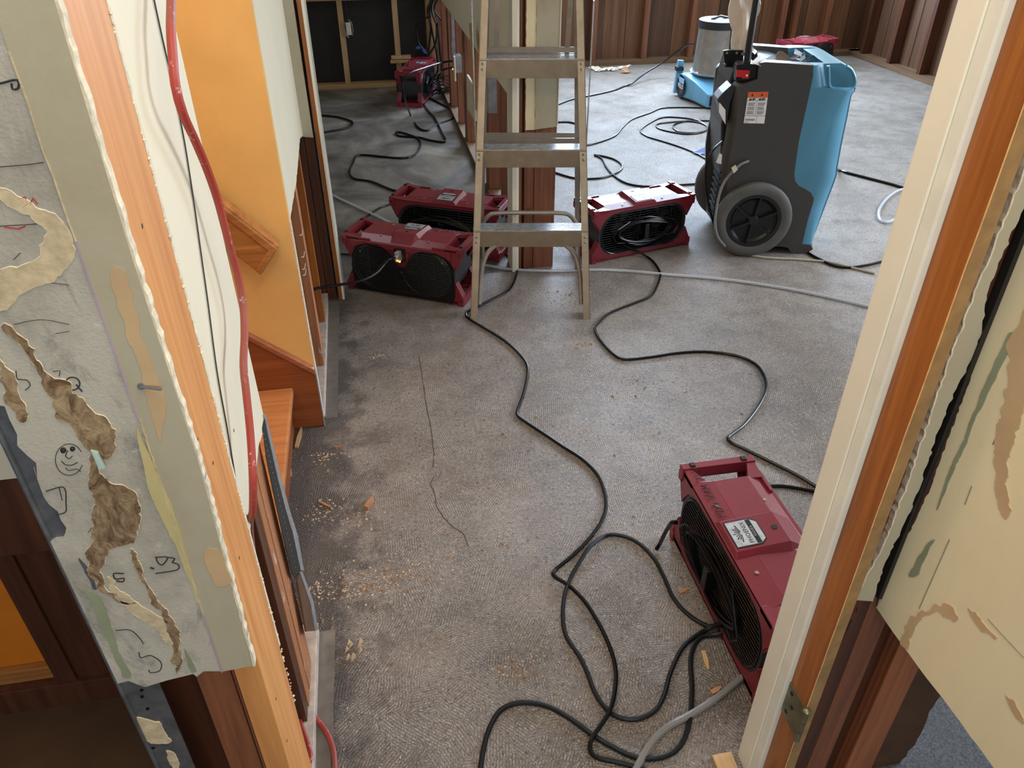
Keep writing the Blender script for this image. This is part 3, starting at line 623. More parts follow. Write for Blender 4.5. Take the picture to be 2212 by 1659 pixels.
# ---------- work room outer walls: sheathing boards between studs, windows above
ww = empty('wall_window', label='brown board-sheathed wall of the work room with exposed studs', cat='wall', kind='structure')
YB = 7.83
xs = [.76] + [1.26 + .47 * k for k in range(9)]
x = .70; k = 0
while x < 5.1:
    wd = [.235, .225, .245][k % 3]; MB().box(x + .002, x + wd - .002, YB + (k % 2) * .004, YB + .03, .045, .95).build('sheathing_board', M['plank' if (k * 7) % 3 else 'plank2'], ww); x += wd; k += 1
for i, xx in enumerate([1.24, 1.72, 2.20, 2.72, 3.20, 3.66, 4.14, 4.62]):
    MB().box(xx, xx + .055, YB - .10, YB, .045, .95).build('stud', M['red_stud'], ww, bevel=.002)
for xx in (3.80, 4.28): MB().box(xx, xx + .05, YB - .10, YB, .045, .95).build('stud', M['red_stud'], ww, bevel=.002)
MB().box(.76, 5.1, YB - .12, YB + .02, 0, .045).build('sole_plate', M['plateX'], ww, bevel=.002)
MB().box(.76, 5.1, YB - .12, YB + .03, .95, 1.0).build('window_sill', M['plateX'], ww, bevel=.002)
MB().box(.76, 1.6, YB - .02, YB + .03, 1.0, CEIL).build('plaster_face', M['cream'], ww)
MB().box(4.4, 5.2, YB - .02, YB + .03, 1.0, CEIL).build('plaster_face', M['cream'], ww)
MB().box(1.6, 4.4, YB - .02, YB + .03, 2.25, CEIL).build('plaster_face', M['cream'], ww)
wr = empty('wall_side', label='dark board-sheathed side wall of the work room', cat='wall', kind='structure')
y = .95; k = 0
while y < 7.8:
    MB().box(5.10 + (k % 2) * .004, 5.13, y + .002, y + .228, .045, .95).build('sheathing_board', M['plank2'], wr); y += .23; k += 1
for i in range(14): MB().box(5.0, 5.1, 7.55 - .47 * i, 7.60 - .47 * i, .045, .95).build('stud', M['dark_stud'], wr, bevel=.002)
MB().box(4.98, 5.12, .95, 7.8, 0, .045).build('sole_plate', M['plateY'], wr, bevel=.002)
MB().box(5.08, 5.14, 3.95, 7.86, .95, CEIL).build('plaster_face', M['cream'], wr)
MB().box(5.08, 5.14, .95, 3.95, 2.3, CEIL).build('plaster_face', M['cream'], wr)

# ---------- right doorway jamb and corner studs
dj = empty('door_1', label='white painted door jamb with varnished hinge rebate, doorway at right', cat='door frame', kind='structure')
def jx(u, v, x): return PX(u, v, x)
MB().box(.667, .72, .806, .852, 0, CEIL).build('stop_board', M['white_paint'], dj, bevel=.0015)
MB().box(.6695, .72, .780, .806, 0, CEIL).build('stop_bead', M['white_cool'], dj, bevel=.003)
MB().box(.680, .700, .722, .780, 0, CEIL).build('rebate', M['jamb'], dj, bevel=.001, label='varnished orange-brown hinge rebate')
je = rag_line([Vector((.6797, .7213, 0)), Vector((.6797, .7213, CEIL))], .0004, .05, 6, (0,))
MB().tube(je, .0009, 5).build('splintered_edge', M['raw_edge'], dj)
MB().box(.6805, .7, .7205, .7222, 0, CEIL).build('jamb_edge', M['jamb_edge'], dj)
hg = empty('hinge', (.680, .75, .32)); hg.parent = dj
def hp(o): return o
hb_ = MB(); hb_.box(-.002, .0, -.028, .034, -.045, .045); 
o = hb_.build('hinge_leaf', M['brass'], hg, bevel=.0008)
hk = MB()
for z0 in (-.045, -.015, .015): hk.lathe([(0, z0 + .001), (.006, z0 + .001), (.006, z0 + .029), (0, z0 + .029)], 'Z', (-.003, -.034, 0), 14)
hk.lathe([(0, .044), (.0075, .044), (.0075, .05), (.004, .054), (0, .055)], 'Z', (-.003, -.034, 0), 14)
hk.build('hinge_knuckle', M['brass'], hg, smooth=True)
hs = MB()
for y_, z_ in ((.016, .028), (.005, 0), (.016, -.028)): hs.lathe([(0, 0), (.0045, 0), (.0045, -.0008), (0, -.0008)], 'X', (-.0022, y_, z_), 10)
hs.build('screw_hole', M['black'], hg)
wrn = empty('wall_right', label='tan painted wallboard at right, cut level above bare studs', cat='wall', kind='structure')
YS = .742
def sx(a): return a
MB().box(.707, .7495, YS, YS + .09, 0, CEIL).build('stud', M['dark_stud'], wrn, bevel=.002, label='dark stud with black marker dashes')
MB().box(.7515, .797, YS + .001, YS + .09, 0, CEIL).build('stud', M['red_stud'], wrn, bevel=.002)
MB().box(.799, .845, YS + .028, YS + .09, 0, CEIL).build('stud', M['dark_stud'], wrn, bevel=.002)
MB().box(.846, .911, YS, YS + .09, 0, CEIL).build('stud', M['grain_stud'], wrn, bevel=.002, label='fir stud with bold arched grain')
kr = rag_line([Vector((.912, YS + .02, CEIL)), Vector((.912, YS + .02, 0)), Vector((1.005, YS + .02, 0)), Vector((1.02, YS + .02, .12)), Vector((1.012, YS + .02, .2)), Vector((1.03, YS + .02, .30)), Vector((1.03, YS + .02, CEIL))], .005, .02, 5)
MB().prism(kr, (0, .003, 0)).build('kraft_backing', M['kraft'], wrn, label='crumpled brown kraft paper backing')
for q in ([(1840, 1340), (1818, 1385)], [(1852, 1312), (1850, 1322)],):
    MB().tube([PY(u, v, YS - .0005) for u, v in q], .0012, 5).build('marker_dash', M['ink'], wrn)
XW = .757; zc = .617
def pw(u, v): return PX(u, v, XW)
ep = [pw(*q_) for q_ in [(2212, 475), (2150, 640), (2122, 742), (2085, 850), (2043, 962), (2012, 1050), (1975, 1130), (1935, 1203)]]
edge = rag_line([Vector((XW, ep[0].y, CEIL))] + ep + [Vector((XW, .735, zc - .004))], .0016, .007, 8, (1, 2))
cutl = rag_line([Vector((XW, .735, zc - .004)), Vector((XW, .66, zc - .006)), Vector((XW, .4, zc + .002)), Vector((XW, -1.3, zc + .01))], .0014, .02, 4, (2,))
MB().prism(edge + cutl[1:] + [Vector((XW, -1.3, CEIL))], (.012, 0, 0)).build('wallboard', M['tan_wall'], wrn)
fw = pw
for pts_, mt_, sd in [([(2212, 660), (2200, 700), (2180, 745), (2185, 800), (2165, 880), (2155, 960), (2150, 1050), (2165, 1105), (2180, 1120), (2175, 1040), (2185, 960), (2205, 900), (2225, 860), (2225, 680)], M['tan_patch'], 1),
                      ([(1950, 1390), (1955, 1360), (1975, 1335), (2005, 1318), (2045, 1305), (2068, 1330), (2064, 1345), (2045, 1325), (2010, 1325), (1985, 1345), (1972, 1372), (1962, 1392)], M['tan_patch'], 2),
                      ([(2088, 1312), (2110, 1325), (2130, 1348), (2155, 1380), (2130, 1368), (2105, 1345)], M['tan_patch'], 3),
                      ([(2175, 1505), (2200, 1520), (2215, 1560), (2190, 1545)], M['tan_patch'], 5)]:
    patch(pts_, mt_, 'scraped_patch', d=.0012, amp=.0035, seed=sd, parent=wrn, fn=fw, off=(-1, 0, 0), step=.01)
patch([(2180, 720), (2190, 725), (2180, 760), (2150, 820), (2120, 880), (2095, 940), (2060, 1020), (2030, 1090), (2024, 1095), (2050, 1020), (2090, 930), (2120, 850), (2155, 770)], M['sage'], 'sage_paint_streak', d=.001, amp=.001, seed=6, parent=wrn, fn=fw, off=(-1, 0, 0))
patch([(2020, 1165), (2000, 1200), (1985, 1240), (1964, 1243), (1975, 1220), (2000, 1180)], M['sage'], 'sage_paint_streak', d=.001, amp=.001, seed=7, parent=wrn, fn=fw, off=(-1, 0, 0))
pl = MB()
for st in ([(2052, 1165), (2030, 1215), (1986, 1315)], [(2135, 1337), (2160, 1365), (2212, 1420)], [(2160, 930), (2145, 960)], [(2100, 1050), (2085, 1090)]): pl.tube([pw(*q) + Vector((-.0006, 0, 0)) for q in st], .0006, 5)
pl.build('pencil_line', M['alu_gray'], wrn)
MB().box(.7497, .7565, .730, .742, 0.64, CEIL).build('gap_shade_strip', M['black_paper'], wrn)  # black strip added behind the crack, colouring in the shade of the cavity
# strip of corner board left between studs and crack
sl = rag_line([PY(1842, 1296, .733), PY(1905, 1180, .733), PY(1960, 1040, .733), PY(2040, 800, .733), PY(2100, 640, .733), PY(2212, 360, .733), PY(2270, 200, .733)], .0018, .008, 4)
xr_ = sorted([])
srr = rag_line([PY(2290, 270, .733), PY(2206, 460, .733), PY(2140, 610, .733), PY(2110, 760, .733), PY(2070, 830, .733), PY(2020, 950, .733), PY(1985, 1060, .733), PY(1945, 1150, .733), PY(1912, 1215, .733), PY(1886, 1299, .733)], .0022, .008, 5)
MB().prism(sl + srr, (0, .008, 0)).build('corner_board_strip', M['dry_beige'], wrn, label='ragged strip of corner board beside the crack')
MB().prism([p + Vector((-.0005, -.0015, 0)) for p in sl] + [p + Vector((.0022, -.0015, 0)) for p in reversed(sl)], (0, .010, 0)).build('broken_gypsum_edge', M['gypsum'], wrn)
# ---------- dark space left of the wall end
wc = empty('wall_closet', label='dark boarded closet wall with amber panel behind the wall end', cat='wall', kind='structure')
MB().box(-2.0, -.835, 1.300, 1.318, .085, .56).build('amber_panel', M['closet'], wc)
MB().box(-2.0, -.84, 1.28, 1.30, .075, .115).build('panel_trim', M['oak'], wc, bevel=.003)
MB().box(-.843, -.80, 1.262, 1.30, 0.0, .72).build('stud', M['dark_stud'], wc, bevel=.002)
MB().box(-.80, -.70, 1.27, 1.30, 0, .72).build('stud', M['dark_stud'], wc, bevel=.002)
MB().box(-.70, -.355, 1.29, 1.318, 0, 1.4).build('dark_board', M['dark_stud'], wc)
MB().box(-2.0, -.355, 1.256, 1.30, 0.0, .075).build('sole_plate', M['dark_stud'], wc, bevel=.002)
MB().box(-2.0, -.70, 1.25, 1.30, .50, .70).build('header', M['dark_stud'], wc, bevel=.002)
MB().box(-2.0, -.70, 1.24, 1.30, .701, CEIL).build('plaster_face', M['cream'], wc)
# ================================================================== THINGS
# ---------- twin-fan air mover
def rack(w_, h_, r, n=8, cz=.135):  # rounded rectangle outline in x,z
    pts = []
    for cx, cz_, a0 in ((w_ / 2 - r, h_ / 2 - r, 0), (-w_ / 2 + r, h_ / 2 - r, 90), (-w_ / 2 + r, -h_ / 2 + r, 180), (w_ / 2 - r, -h_ / 2 + r, 270)):
        for k in range(n + 1):
            a = R_(a0 + 90 * k / n); pts.append((cx + r * math.cos(a), cz + cz_ + r * math.sin(a)))
    return pts
AH = .275; HL = .29; HD = .102   # height, half length, half depth
def make_air_mover():
    t = empty('air_mover')
    out, inn = rack(.505, .236, .105), rack(.485, .216, .096)
    # drum body open at both faces
    b = MB(); L = []
    for y, o in ((-HD + .004, out), (HD - .004, out), (HD - .004, inn), (-HD + .004, inn)): L.append([(x, y, z) for x, z in o])
    n = len(out)
    vs = [p for l in L for p in l]; fs = []
    for i in range(4):
        j = (i + 1) % 4
        for k in range(n): fs.append((i * n + k, i * n + (k + 1) % n, j * n + (k + 1) % n, j * n + k))
    b.add(vs, fs); b.build('drum', M['charcoal'], t, smooth=True)
    # inner divider and motors
    b = MB(); b.box(-.004, .004, -.06, .06, .03, .24)
    for cx in (-.115, .115):
        b.lathe([(0, -.045), (.034, -.045), (.040, -.035), (.040, .04), (0, .045)], 'Y', (cx, 0, .135), 20)
        for k in range(3):
            a = k * 2.1 + .4; b.tube([(cx + .03 * math.cos(a), .035, .135 + .03 * math.sin(a)), (cx + .106 * math.cos(a), .05, .135 + .106 * math.sin(a))], .005, 5)
        b.lathe([(.104, -.06), (.109, -.06), (.109, .06), (.104, .06)], 'Y', (cx, 0, .135), 28, True)
    b.build('fan_motor_housing', M['black'], t)
    for s in (-1, 1):
        b = MB()
        for k in range(7):
            a = 2 * math.pi * k / 7 + s * .3; ca, sa = math.cos(a), math.sin(a); cb_, sb = math.cos(a + .55), math.sin(a + .55)
            c = Vector((s * .115, 0, .135))
            p = [c + Vector((.038 * ca, -.018, .038 * sa)), c + Vector((.098 * ca, -.022, .098 * sa)), c + Vector((.100 * cb_, .014, .100 * sb)), c + Vector((.038 * cb_, .012, .038 * sb))]
            b.prism(p, (0, .0025, 0))
        b.build('fan_blades', M['black'], t)
    # red top shell: strip along the front, crease, sloping back, handle cut-outs at both ends
    def shell(mat, name, up):
        b = MB(); Z = (lambda z: z) if up else (lambda z: AH - z)
        zt = AH - .008
        ys = [(-HD, zt), (-.045, zt + .006), (.055, zt + .006), (HD, zt - .010)]
        for (ya, za), (yb_, zb) in zip(ys[:-1], ys[1:]):
            def wx(y): return .200 + .020 * (abs(y) / HD)
            b.hexa([(-wx(ya), ya, Z(za - .007)), (wx(ya), ya, Z(za - .007)), (wx(yb_), yb_, Z(zb - .007)), (-wx(yb_), yb_, Z(zb - .007))],
                   [(-wx(ya), ya, Z(za)), (wx(ya), ya, Z(za)), (wx(yb_), yb_, Z(zb)), (-wx(yb_), yb_, Z(zb))])
        for s in (-1, 1):
            # rails either side of the hand hole, narrowing to the grip
            for sy in (-1, 1):
                b.hexa([(s * .205, sy * HD, Z(zt - .014)), (s * .205, sy * (HD - .046), Z(zt - .014)), (s * .272, sy * (HD - .020), Z(zt - .014)), (s * .272, sy * HD, Z(zt - .014))],
                       [(s * .205, sy * HD, Z(zt + .001)), (s * .205, sy * (HD - .046), Z(zt + .003)), (s * .272, sy * (HD - .020), Z(zt + .004)), (s * .272, sy * HD, Z(zt + .004))])
            # grip bar
            b.hexa([(s * .264, -HD - .004, Z(zt - .026)), (s * .264, HD + .004, Z(zt - .026)), (s * .288, HD + .004, Z(zt - .026)), (s * .288, -HD - .004, Z(zt - .026))],
                   [(s * .266, -HD - .004, Z(zt + .008)), (s * .266, HD + .004, Z(zt + .008)), (s * HL, HD + .004, Z(zt + .008)), (s * HL, -HD - .004, Z(zt + .008))])
            # sloping inner wall of the hand hole, running down to the drum
            b.hexa([(s * .198, -.055, Z(zt - .004)), (s * .198, .055, Z(zt - .004)), (s * .232, .075, Z(zt - .085)), (s * .232, -.075, Z(zt - .085))],
                   [(s * .203, -.055, Z(zt - .002)), (s * .203, .055, Z(zt - .002)), (s * .237, .075, Z(zt - .083)), (s * .237, -.075, Z(zt - .083))])
            # gussets between flange corner and drum, front and back, and end webs
            for sy in (-1, 1):
                y0 = sy * HD; y1 = sy * (HD - .007)
                b.prism([(s * .262, y0, Z(zt)), (s * .286, y0, Z(zt - .004)), (s * .286, y0, Z(zt - .034)), (s * .258, y0, Z(zt - .082)), (s * .253, y0, Z(zt - .100)), (s * .2535, y0, Z(zt - .098)), (s * .243, y0, Z(zt - .075)), (s * .222, y0, Z(zt - .045)), (s * .190, y0, Z(zt - .026)), (s * .150, y0, Z(zt - .019)), (s * .150, y0, Z(zt))], (0, y1 - y0, 0))
                b.prism([(s * .284, y0, Z(zt - .03)), (s * .288, y0, Z(zt - .034)), (s * .256, y0, Z(zt - .10)), (s * .252, y0, Z(zt - .10))], (0, -sy * .035, 0))
                b.hexa([(s * .270, sy * (HD + .004), Z(zt - .040)), (s * .270, sy * (HD - .026), Z(zt - .040)), (s * .290, sy * (HD - .026), Z(zt - .040)), (s * .290, sy * (HD + .004), Z(zt - .040))],
                       [(s * .270, sy * (HD + .004), Z(zt - .010)), (s * .270, sy * (HD - .026), Z(zt - .010)), (s * .292, sy * (HD - .026), Z(zt - .010)), (s * .292, sy * (HD + .004), Z(zt - .010))])
        # front flange over the rounded drum
        fl = [(-.152, zt), (-.152, zt - .019), (.152, zt - .019), (.152, zt)]
        b.prism([(x, -HD, Z(z)) for x, z in fl], (0, .007, 0))
        if up:  # back flange: two arches with a V between them
            pts = [(-.24, zt - .01), (-.24, zt - .055), (-.215, zt - .035), (-.17, zt - .022), (-.11, zt - .020), (-.07, zt - .034), (-.045, zt - .058), (-.018, zt - .112), (.018, zt - .112), (.045, zt - .058), (.07, zt - .034), (.11, zt - .020), (.17, zt - .022), (.215, zt - .035), (.24, zt - .055), (.24, zt - .01)]
            b.prism([(x, HD + .010, Z(z)) for x, z in pts], (0, -.010, 0))
        return b.build(name, mat, t, bevel=.0012)
    top = shell(M['red'], 'top_shell', True)
    base = shell(M['red_dark'], 'base_shell', False)
    # raised ridge with name plate
    zt = AH - .004
    b = MB(); b.loft([[(-.066, -HD + .004, zt - .004), (.066, -HD + .004, zt - .004), (.052, -HD + .008, zt + .010), (-.052, -HD + .008, zt + .010)],
                      [(-.072, .045, zt - .004), (.072, .045, zt - .004), (.052, .045, zt + .022), (-.052, .045, zt + .022)],
                      [(-.062, HD + .008, zt - .036), (.062, HD + .008, zt - .036), (.050, HD + .010, zt - .022), (-.050, HD + .010, zt - .022)],
                      [(-.030, HD + .010, zt - .080), (.030, HD + .010, zt - .080), (.028, HD + .012, zt - .078), (-.028, HD + .012, zt - .078)]])
    ridge = b.build('ridge', M['red'], top, bevel=.001)
    # plate: six-sided foil label, letters read from the outlet side
    sl = (.012) / (.145 - .012)
    def rz_(y): return zt + .0103 + (y + HD - .008) * (.012 / (.045 + HD - .008))
    pp = [(-.044, -.088), (.044, -.088), (.044, -.022), (.030, -.006), (-.030, -.006), (-.044, -.022)]
    MB().prism([(x, y, rz_(y) + .0002) for x, y in pp], (0, 0, .0007)).build('label_border', M['black'], top)
    lab = MB().prism([(x * .93, -.047 + (y + .047) * .93, rz_(-.047 + (y + .047) * .93) + .0009) for x, y in pp], (0, 0, .0005)).build('label_plate', M['pewter'], top, label='silver foil label with bird emblem')
    q = MB().prism([(-.040, -.034, rz_(-.034) + .0014), (.040, -.034, rz_(-.034) + .0014), (.040, -.022, rz_(-.022) + .0014), (-.040, -.022, rz_(-.022) + .0014)], (0, 0, .0003))
    for k in range(9):  # sunburst bird
        a = R_(200 + k * 17.5); c = Vector((.0, -.058, rz_(-.058) + .0015)); d = Vector((math.cos(a), math.sin(a) * .7, math.sin(a) * .06)); e = Vector((-d.y, d.x, 0)) * .0016
        q.prism([c + d * .006 - e * .4, c + d * (.024 if k % 2 else .030) - e, c + d * (.024 if k % 2 else .030) + e, c + d * .006 + e * .4], (0, 0, .0003))
    q.build('emblem', M['black'], top)
    text_mesh('PHOENIX', .0165, M['ink'], top, (0, -.045, rz_(-.045) + .0014), (-1, 0, 0), (0, -1, -.09), .0003)
    text_mesh('FOCUS II', .0085, M['pewter'], top, (0, -.028, rz_(-.028) + .0019), (-1, 0, 0), (0, -1, -.09), .0002)
    # screws, hole
    for x, y in ((.115, -.07), (-.115, -.07), (.115, .06), (-.115, .06)):
        b = MB().lathe([(0, .0012), (.0045, .0012), (.0055, 0)], 'Z', (x, y, AH - .002), 10); b.build('screw', M['screw'], top)
    MB().lathe([(0, .0006), (.008, .0006), (.0085, 0)], 'Z', (0, .028, rz_(.028) + .0001), 16).build('ridge_hole', M['black'], top)
    for s in (-1, 1):
        for sy in (-.075, .075): MB().box(s * .279 - .008, s * .279 + .008, sy - .007, sy + .007, AH - .001, AH + .004).build('grip_clip', M['black'], top, bevel=.001)
    # front grille: horizontal wires in a rounded ring
    def grille(y, name, bulge=0, dense=17):
        b = MB(); o = rack(.478, .208, .094, 8); b.tube([(x, y, z) for x, z in o], .003, 6, closed=True)
        for k in range(1, dense):
            z = .135 - .104 + .208 * k / dense; dzz = abs(z - .135)
            hx = .239 - (0 if dzz < .010 else .094 - math.sqrt(max(0, .094 ** 2 - (dzz - .010) ** 2)))
            m_ = 6; pts = [(-hx + 2 * hx * i / m_, y + bulge * (1 - ((i / m_) * 2 - 1) ** 2), z) for i in range(m_ + 1)]
            b.tube(pts, .0014, 4, cap=False)
        for x in (-.16, -.08, .08, .16): b.tube([(x, y + .002, .035), (x, y + .002, .235)], .0018, 4)
        return b.build(name, M['black_g'], t)
    grille(-HD + .003, 'front_grille')
    # back face: black louvred plate with two round ends
    grille(HD + .007, 'back_grille', .006, 24)
    b = MB()
    for cx in (-.115, .115): b.tube([(cx + .112 * math.cos(a), HD + .005, .135 + .108 * math.sin(a)) for a in [2 * math.pi * k / 32 for k in range(32)]], .004, 6, closed=True)
    b.prism([(-.238, HD, .010), (.238, HD, .010), (.250, HD, .04), (.254, HD, .13), (.245, HD, .18), (.222, HD, .222), (.18, HD, .246), (-.18, HD, .246), (-.222, HD, .222), (-.245, HD, .18), (-.254, HD, .13), (-.250, HD, .04)], (0, .005, 0))
    b.build('back_ring', M['black'], t)
    for x, z in ((-.20, .205), (.20, .205), (0, .13)): MB().lathe([(0, .0015), (.004, .0015), (.005, 0)], 'Y', (x, HD + .008, z), 8).build('screw', M['screw'], t)
    # outlet panel on the back
    b = MB().box(-.026, .026, HD + .010, HD + .018, AH - .085, AH - .030); pn = b.build('outlet_panel', M['black'], t, bevel=.001)
    b = MB()
    for z in (AH - .045, AH - .070):
        b.lathe([(0, .001), (.010, .001), (.010, 0)], 'Y', (.006, HD + .018, z), 12)
    b.build('socket', M['charcoal'], pn)
    # cord wound in an oval on the front
    rnd = random.Random(3); b = MB()
    for k in range(5):
        w_, h_ = .150 + .012 * rnd.uniform(-1, 1), .058 + .010 * rnd.uniform(-1, 1)
        b.tube([((w_ + .012 * math.sin(3 * a)) * math.cos(a), -HD - .006 - .006 * (k % 3), .130 + (h_ + .008 * math.cos(2 * a + k)) * math.sin(a)) for a in [2 * math.pi * i / 40 for i in range(40)]], .0048, 6, closed=True)
    b.build('wound_cord', M['cord'], t, smooth=True)
    b = MB().box(-.012, .012, -HD - .034, -HD - .002, .10, .175); b.build('cord_hook', M['black'], t, bevel=.003)
    for s in (-1, 1):
        b = MB(); b.tube([(s * .085, -HD - .003, .19), (s * .165, -HD - .026, .17), (s * .19, -HD - .026, .135), (s * .165, -HD - .026, .10), (s * .085, -HD - .003, .08)], .0022, 6)
        b.build('cord_bracket', M['black_g'], t)
    return t
GR = 'maroon twin-fan air movers'
am4 = make_air_mover()
def place_am(o, loc, rz, label):
    o.location = loc; o.rotation_euler = (0, 0, R_(rz)); tag(o, label, 'fan', GR); return o
copies = [copy_tree(am4) for _ in range(5)]
place_am(am4, (.858, 1.235, 0), -90, 'maroon air mover nearest the camera, tilted beside the white door jamb')
place_am(copies[0], (.135, 3.275, 0), 151.0, 'maroon air mover showing lit orange outlet lamps, left of the ladder foot')
place_am(copies[1], (.370, 3.705, 0), -28.5, 'maroon air mover directly behind the one with lit orange lamps')
place_am(copies[2], (1.275, 3.535, 0), 14.0, 'maroon air mover right of the ladder, its top shining white in daylight')
place_am(copies[3], (.44, 6.79, 0), 72, 'maroon air mover standing end-on in the dark back room')
place_am(copies[4], (4.18, 7.22, 0), -165, 'maroon air mover in the dark far corner behind the dehumidifier')
def child(o, n): return [c for c in o.children if c.name.split('.')[0] == n][0]
# hand-lettered marks
def strokes(lst, origin, xd, yd, s, mat, parent, r=.0007, name='marker_lettering'):
    b = MB(); x, y = Vector(xd), Vector(yd)
    for st in lst: b.tube([Vector(origin) + x * p[0] * s + y * p[1] * s for p in st], r, 4)
    return b.build(name, mat, parent)
LET = {'P': [[(0, 0), (.1, 1), (.5, .95), (.55, .6), (.1, .5)]], 'D': [[(0, 0), (.1, 1), (.5, .8), (.6, .4), (.4, .05), (0, 0)]], 'Q': [[(.3, 1), (0, .6), (.1, .1), (.5, .1), (.6, .7), (.3, 1)], [(.35, .3), (.7, -.1)]],
       'X': [[(0, 0), (.6, 1)], [(.05, .95), (.6, .05)]], 'A': [[(0, 0), (.3, 1), (.6, 0)], [(.12, .4), (.5, .4)]], 'M': [[(0, 0), (.05, 1), (.3, .4), (.6, 1), (.65, 0)]],
       '7': [[(0, 1), (.5, 1), (.2, 0)]], '1': [[(.2, 0), (.25, 1)]], '4': [[(.45, 0), (.45, 1), (0, .4), (.6, .4)]], '6': [[(.4, 1), (.05, .4), (.2, 0), (.5, .2), (.3, .5), (.08, .35)]],
       '8': [[(.3, .5), (.05, .8), (.3, 1), (.5, .8), (.05, .2), (.3, 0), (.5, .2), (.3, .5)]], '3': [[(0, 1), (.45, .85), (.15, .55), (.5, .3), (.3, 0), (0, .05)]], ' ': []}
def word(s_): 
    out = []; x = 0
    for ch in s_:
        for st in LET[ch]: out.append([(x + p[0], p[1]) for p in st])
        x += .85 if ch != ' ' else .6
    return out
strokes(word('PDQ XAM 714'), (-.072, -.064, AH + .0005), (-1, 0, 0), (0, -1, -.02), .0222, M['ink'], child(am4, 'top_shell'), .0012)
strokes(word('PDQ XAM 683'), (-.078, -.070, AH + .0005), (-1, 0, 0), (0, -1, -.02), .0185, M['ink'], child(copies[0], 'top_shell'), .0012)
# plug pushed into the outlet side of two machines
def plug(parent, lamp):
    b = MB(); b.box(-.012, .010, HD + .016, HD + .045, AH - .080, AH - .035); b.lathe([(0, 0), (.010, 0), (.010, .022), (.006, .03), (0, .03)], 'Y', (-.004, HD + .040, AH - .05), 12)
    b.build('plug', M['film'], parent, bevel=.002, label='clear smoky plug')
    if lamp:
        b = MB().box(-.016, -.009, HD + .042, HD + .047, AH - .078, AH - .071); b.box(-.005, .001, HD + .044, HD + .048, AH - .074, AH - .068); b.build('pilot_lamp', M['amber'], parent, label='glowing orange pilot lamps')
plug(copies[0], True); plug(am4, True)

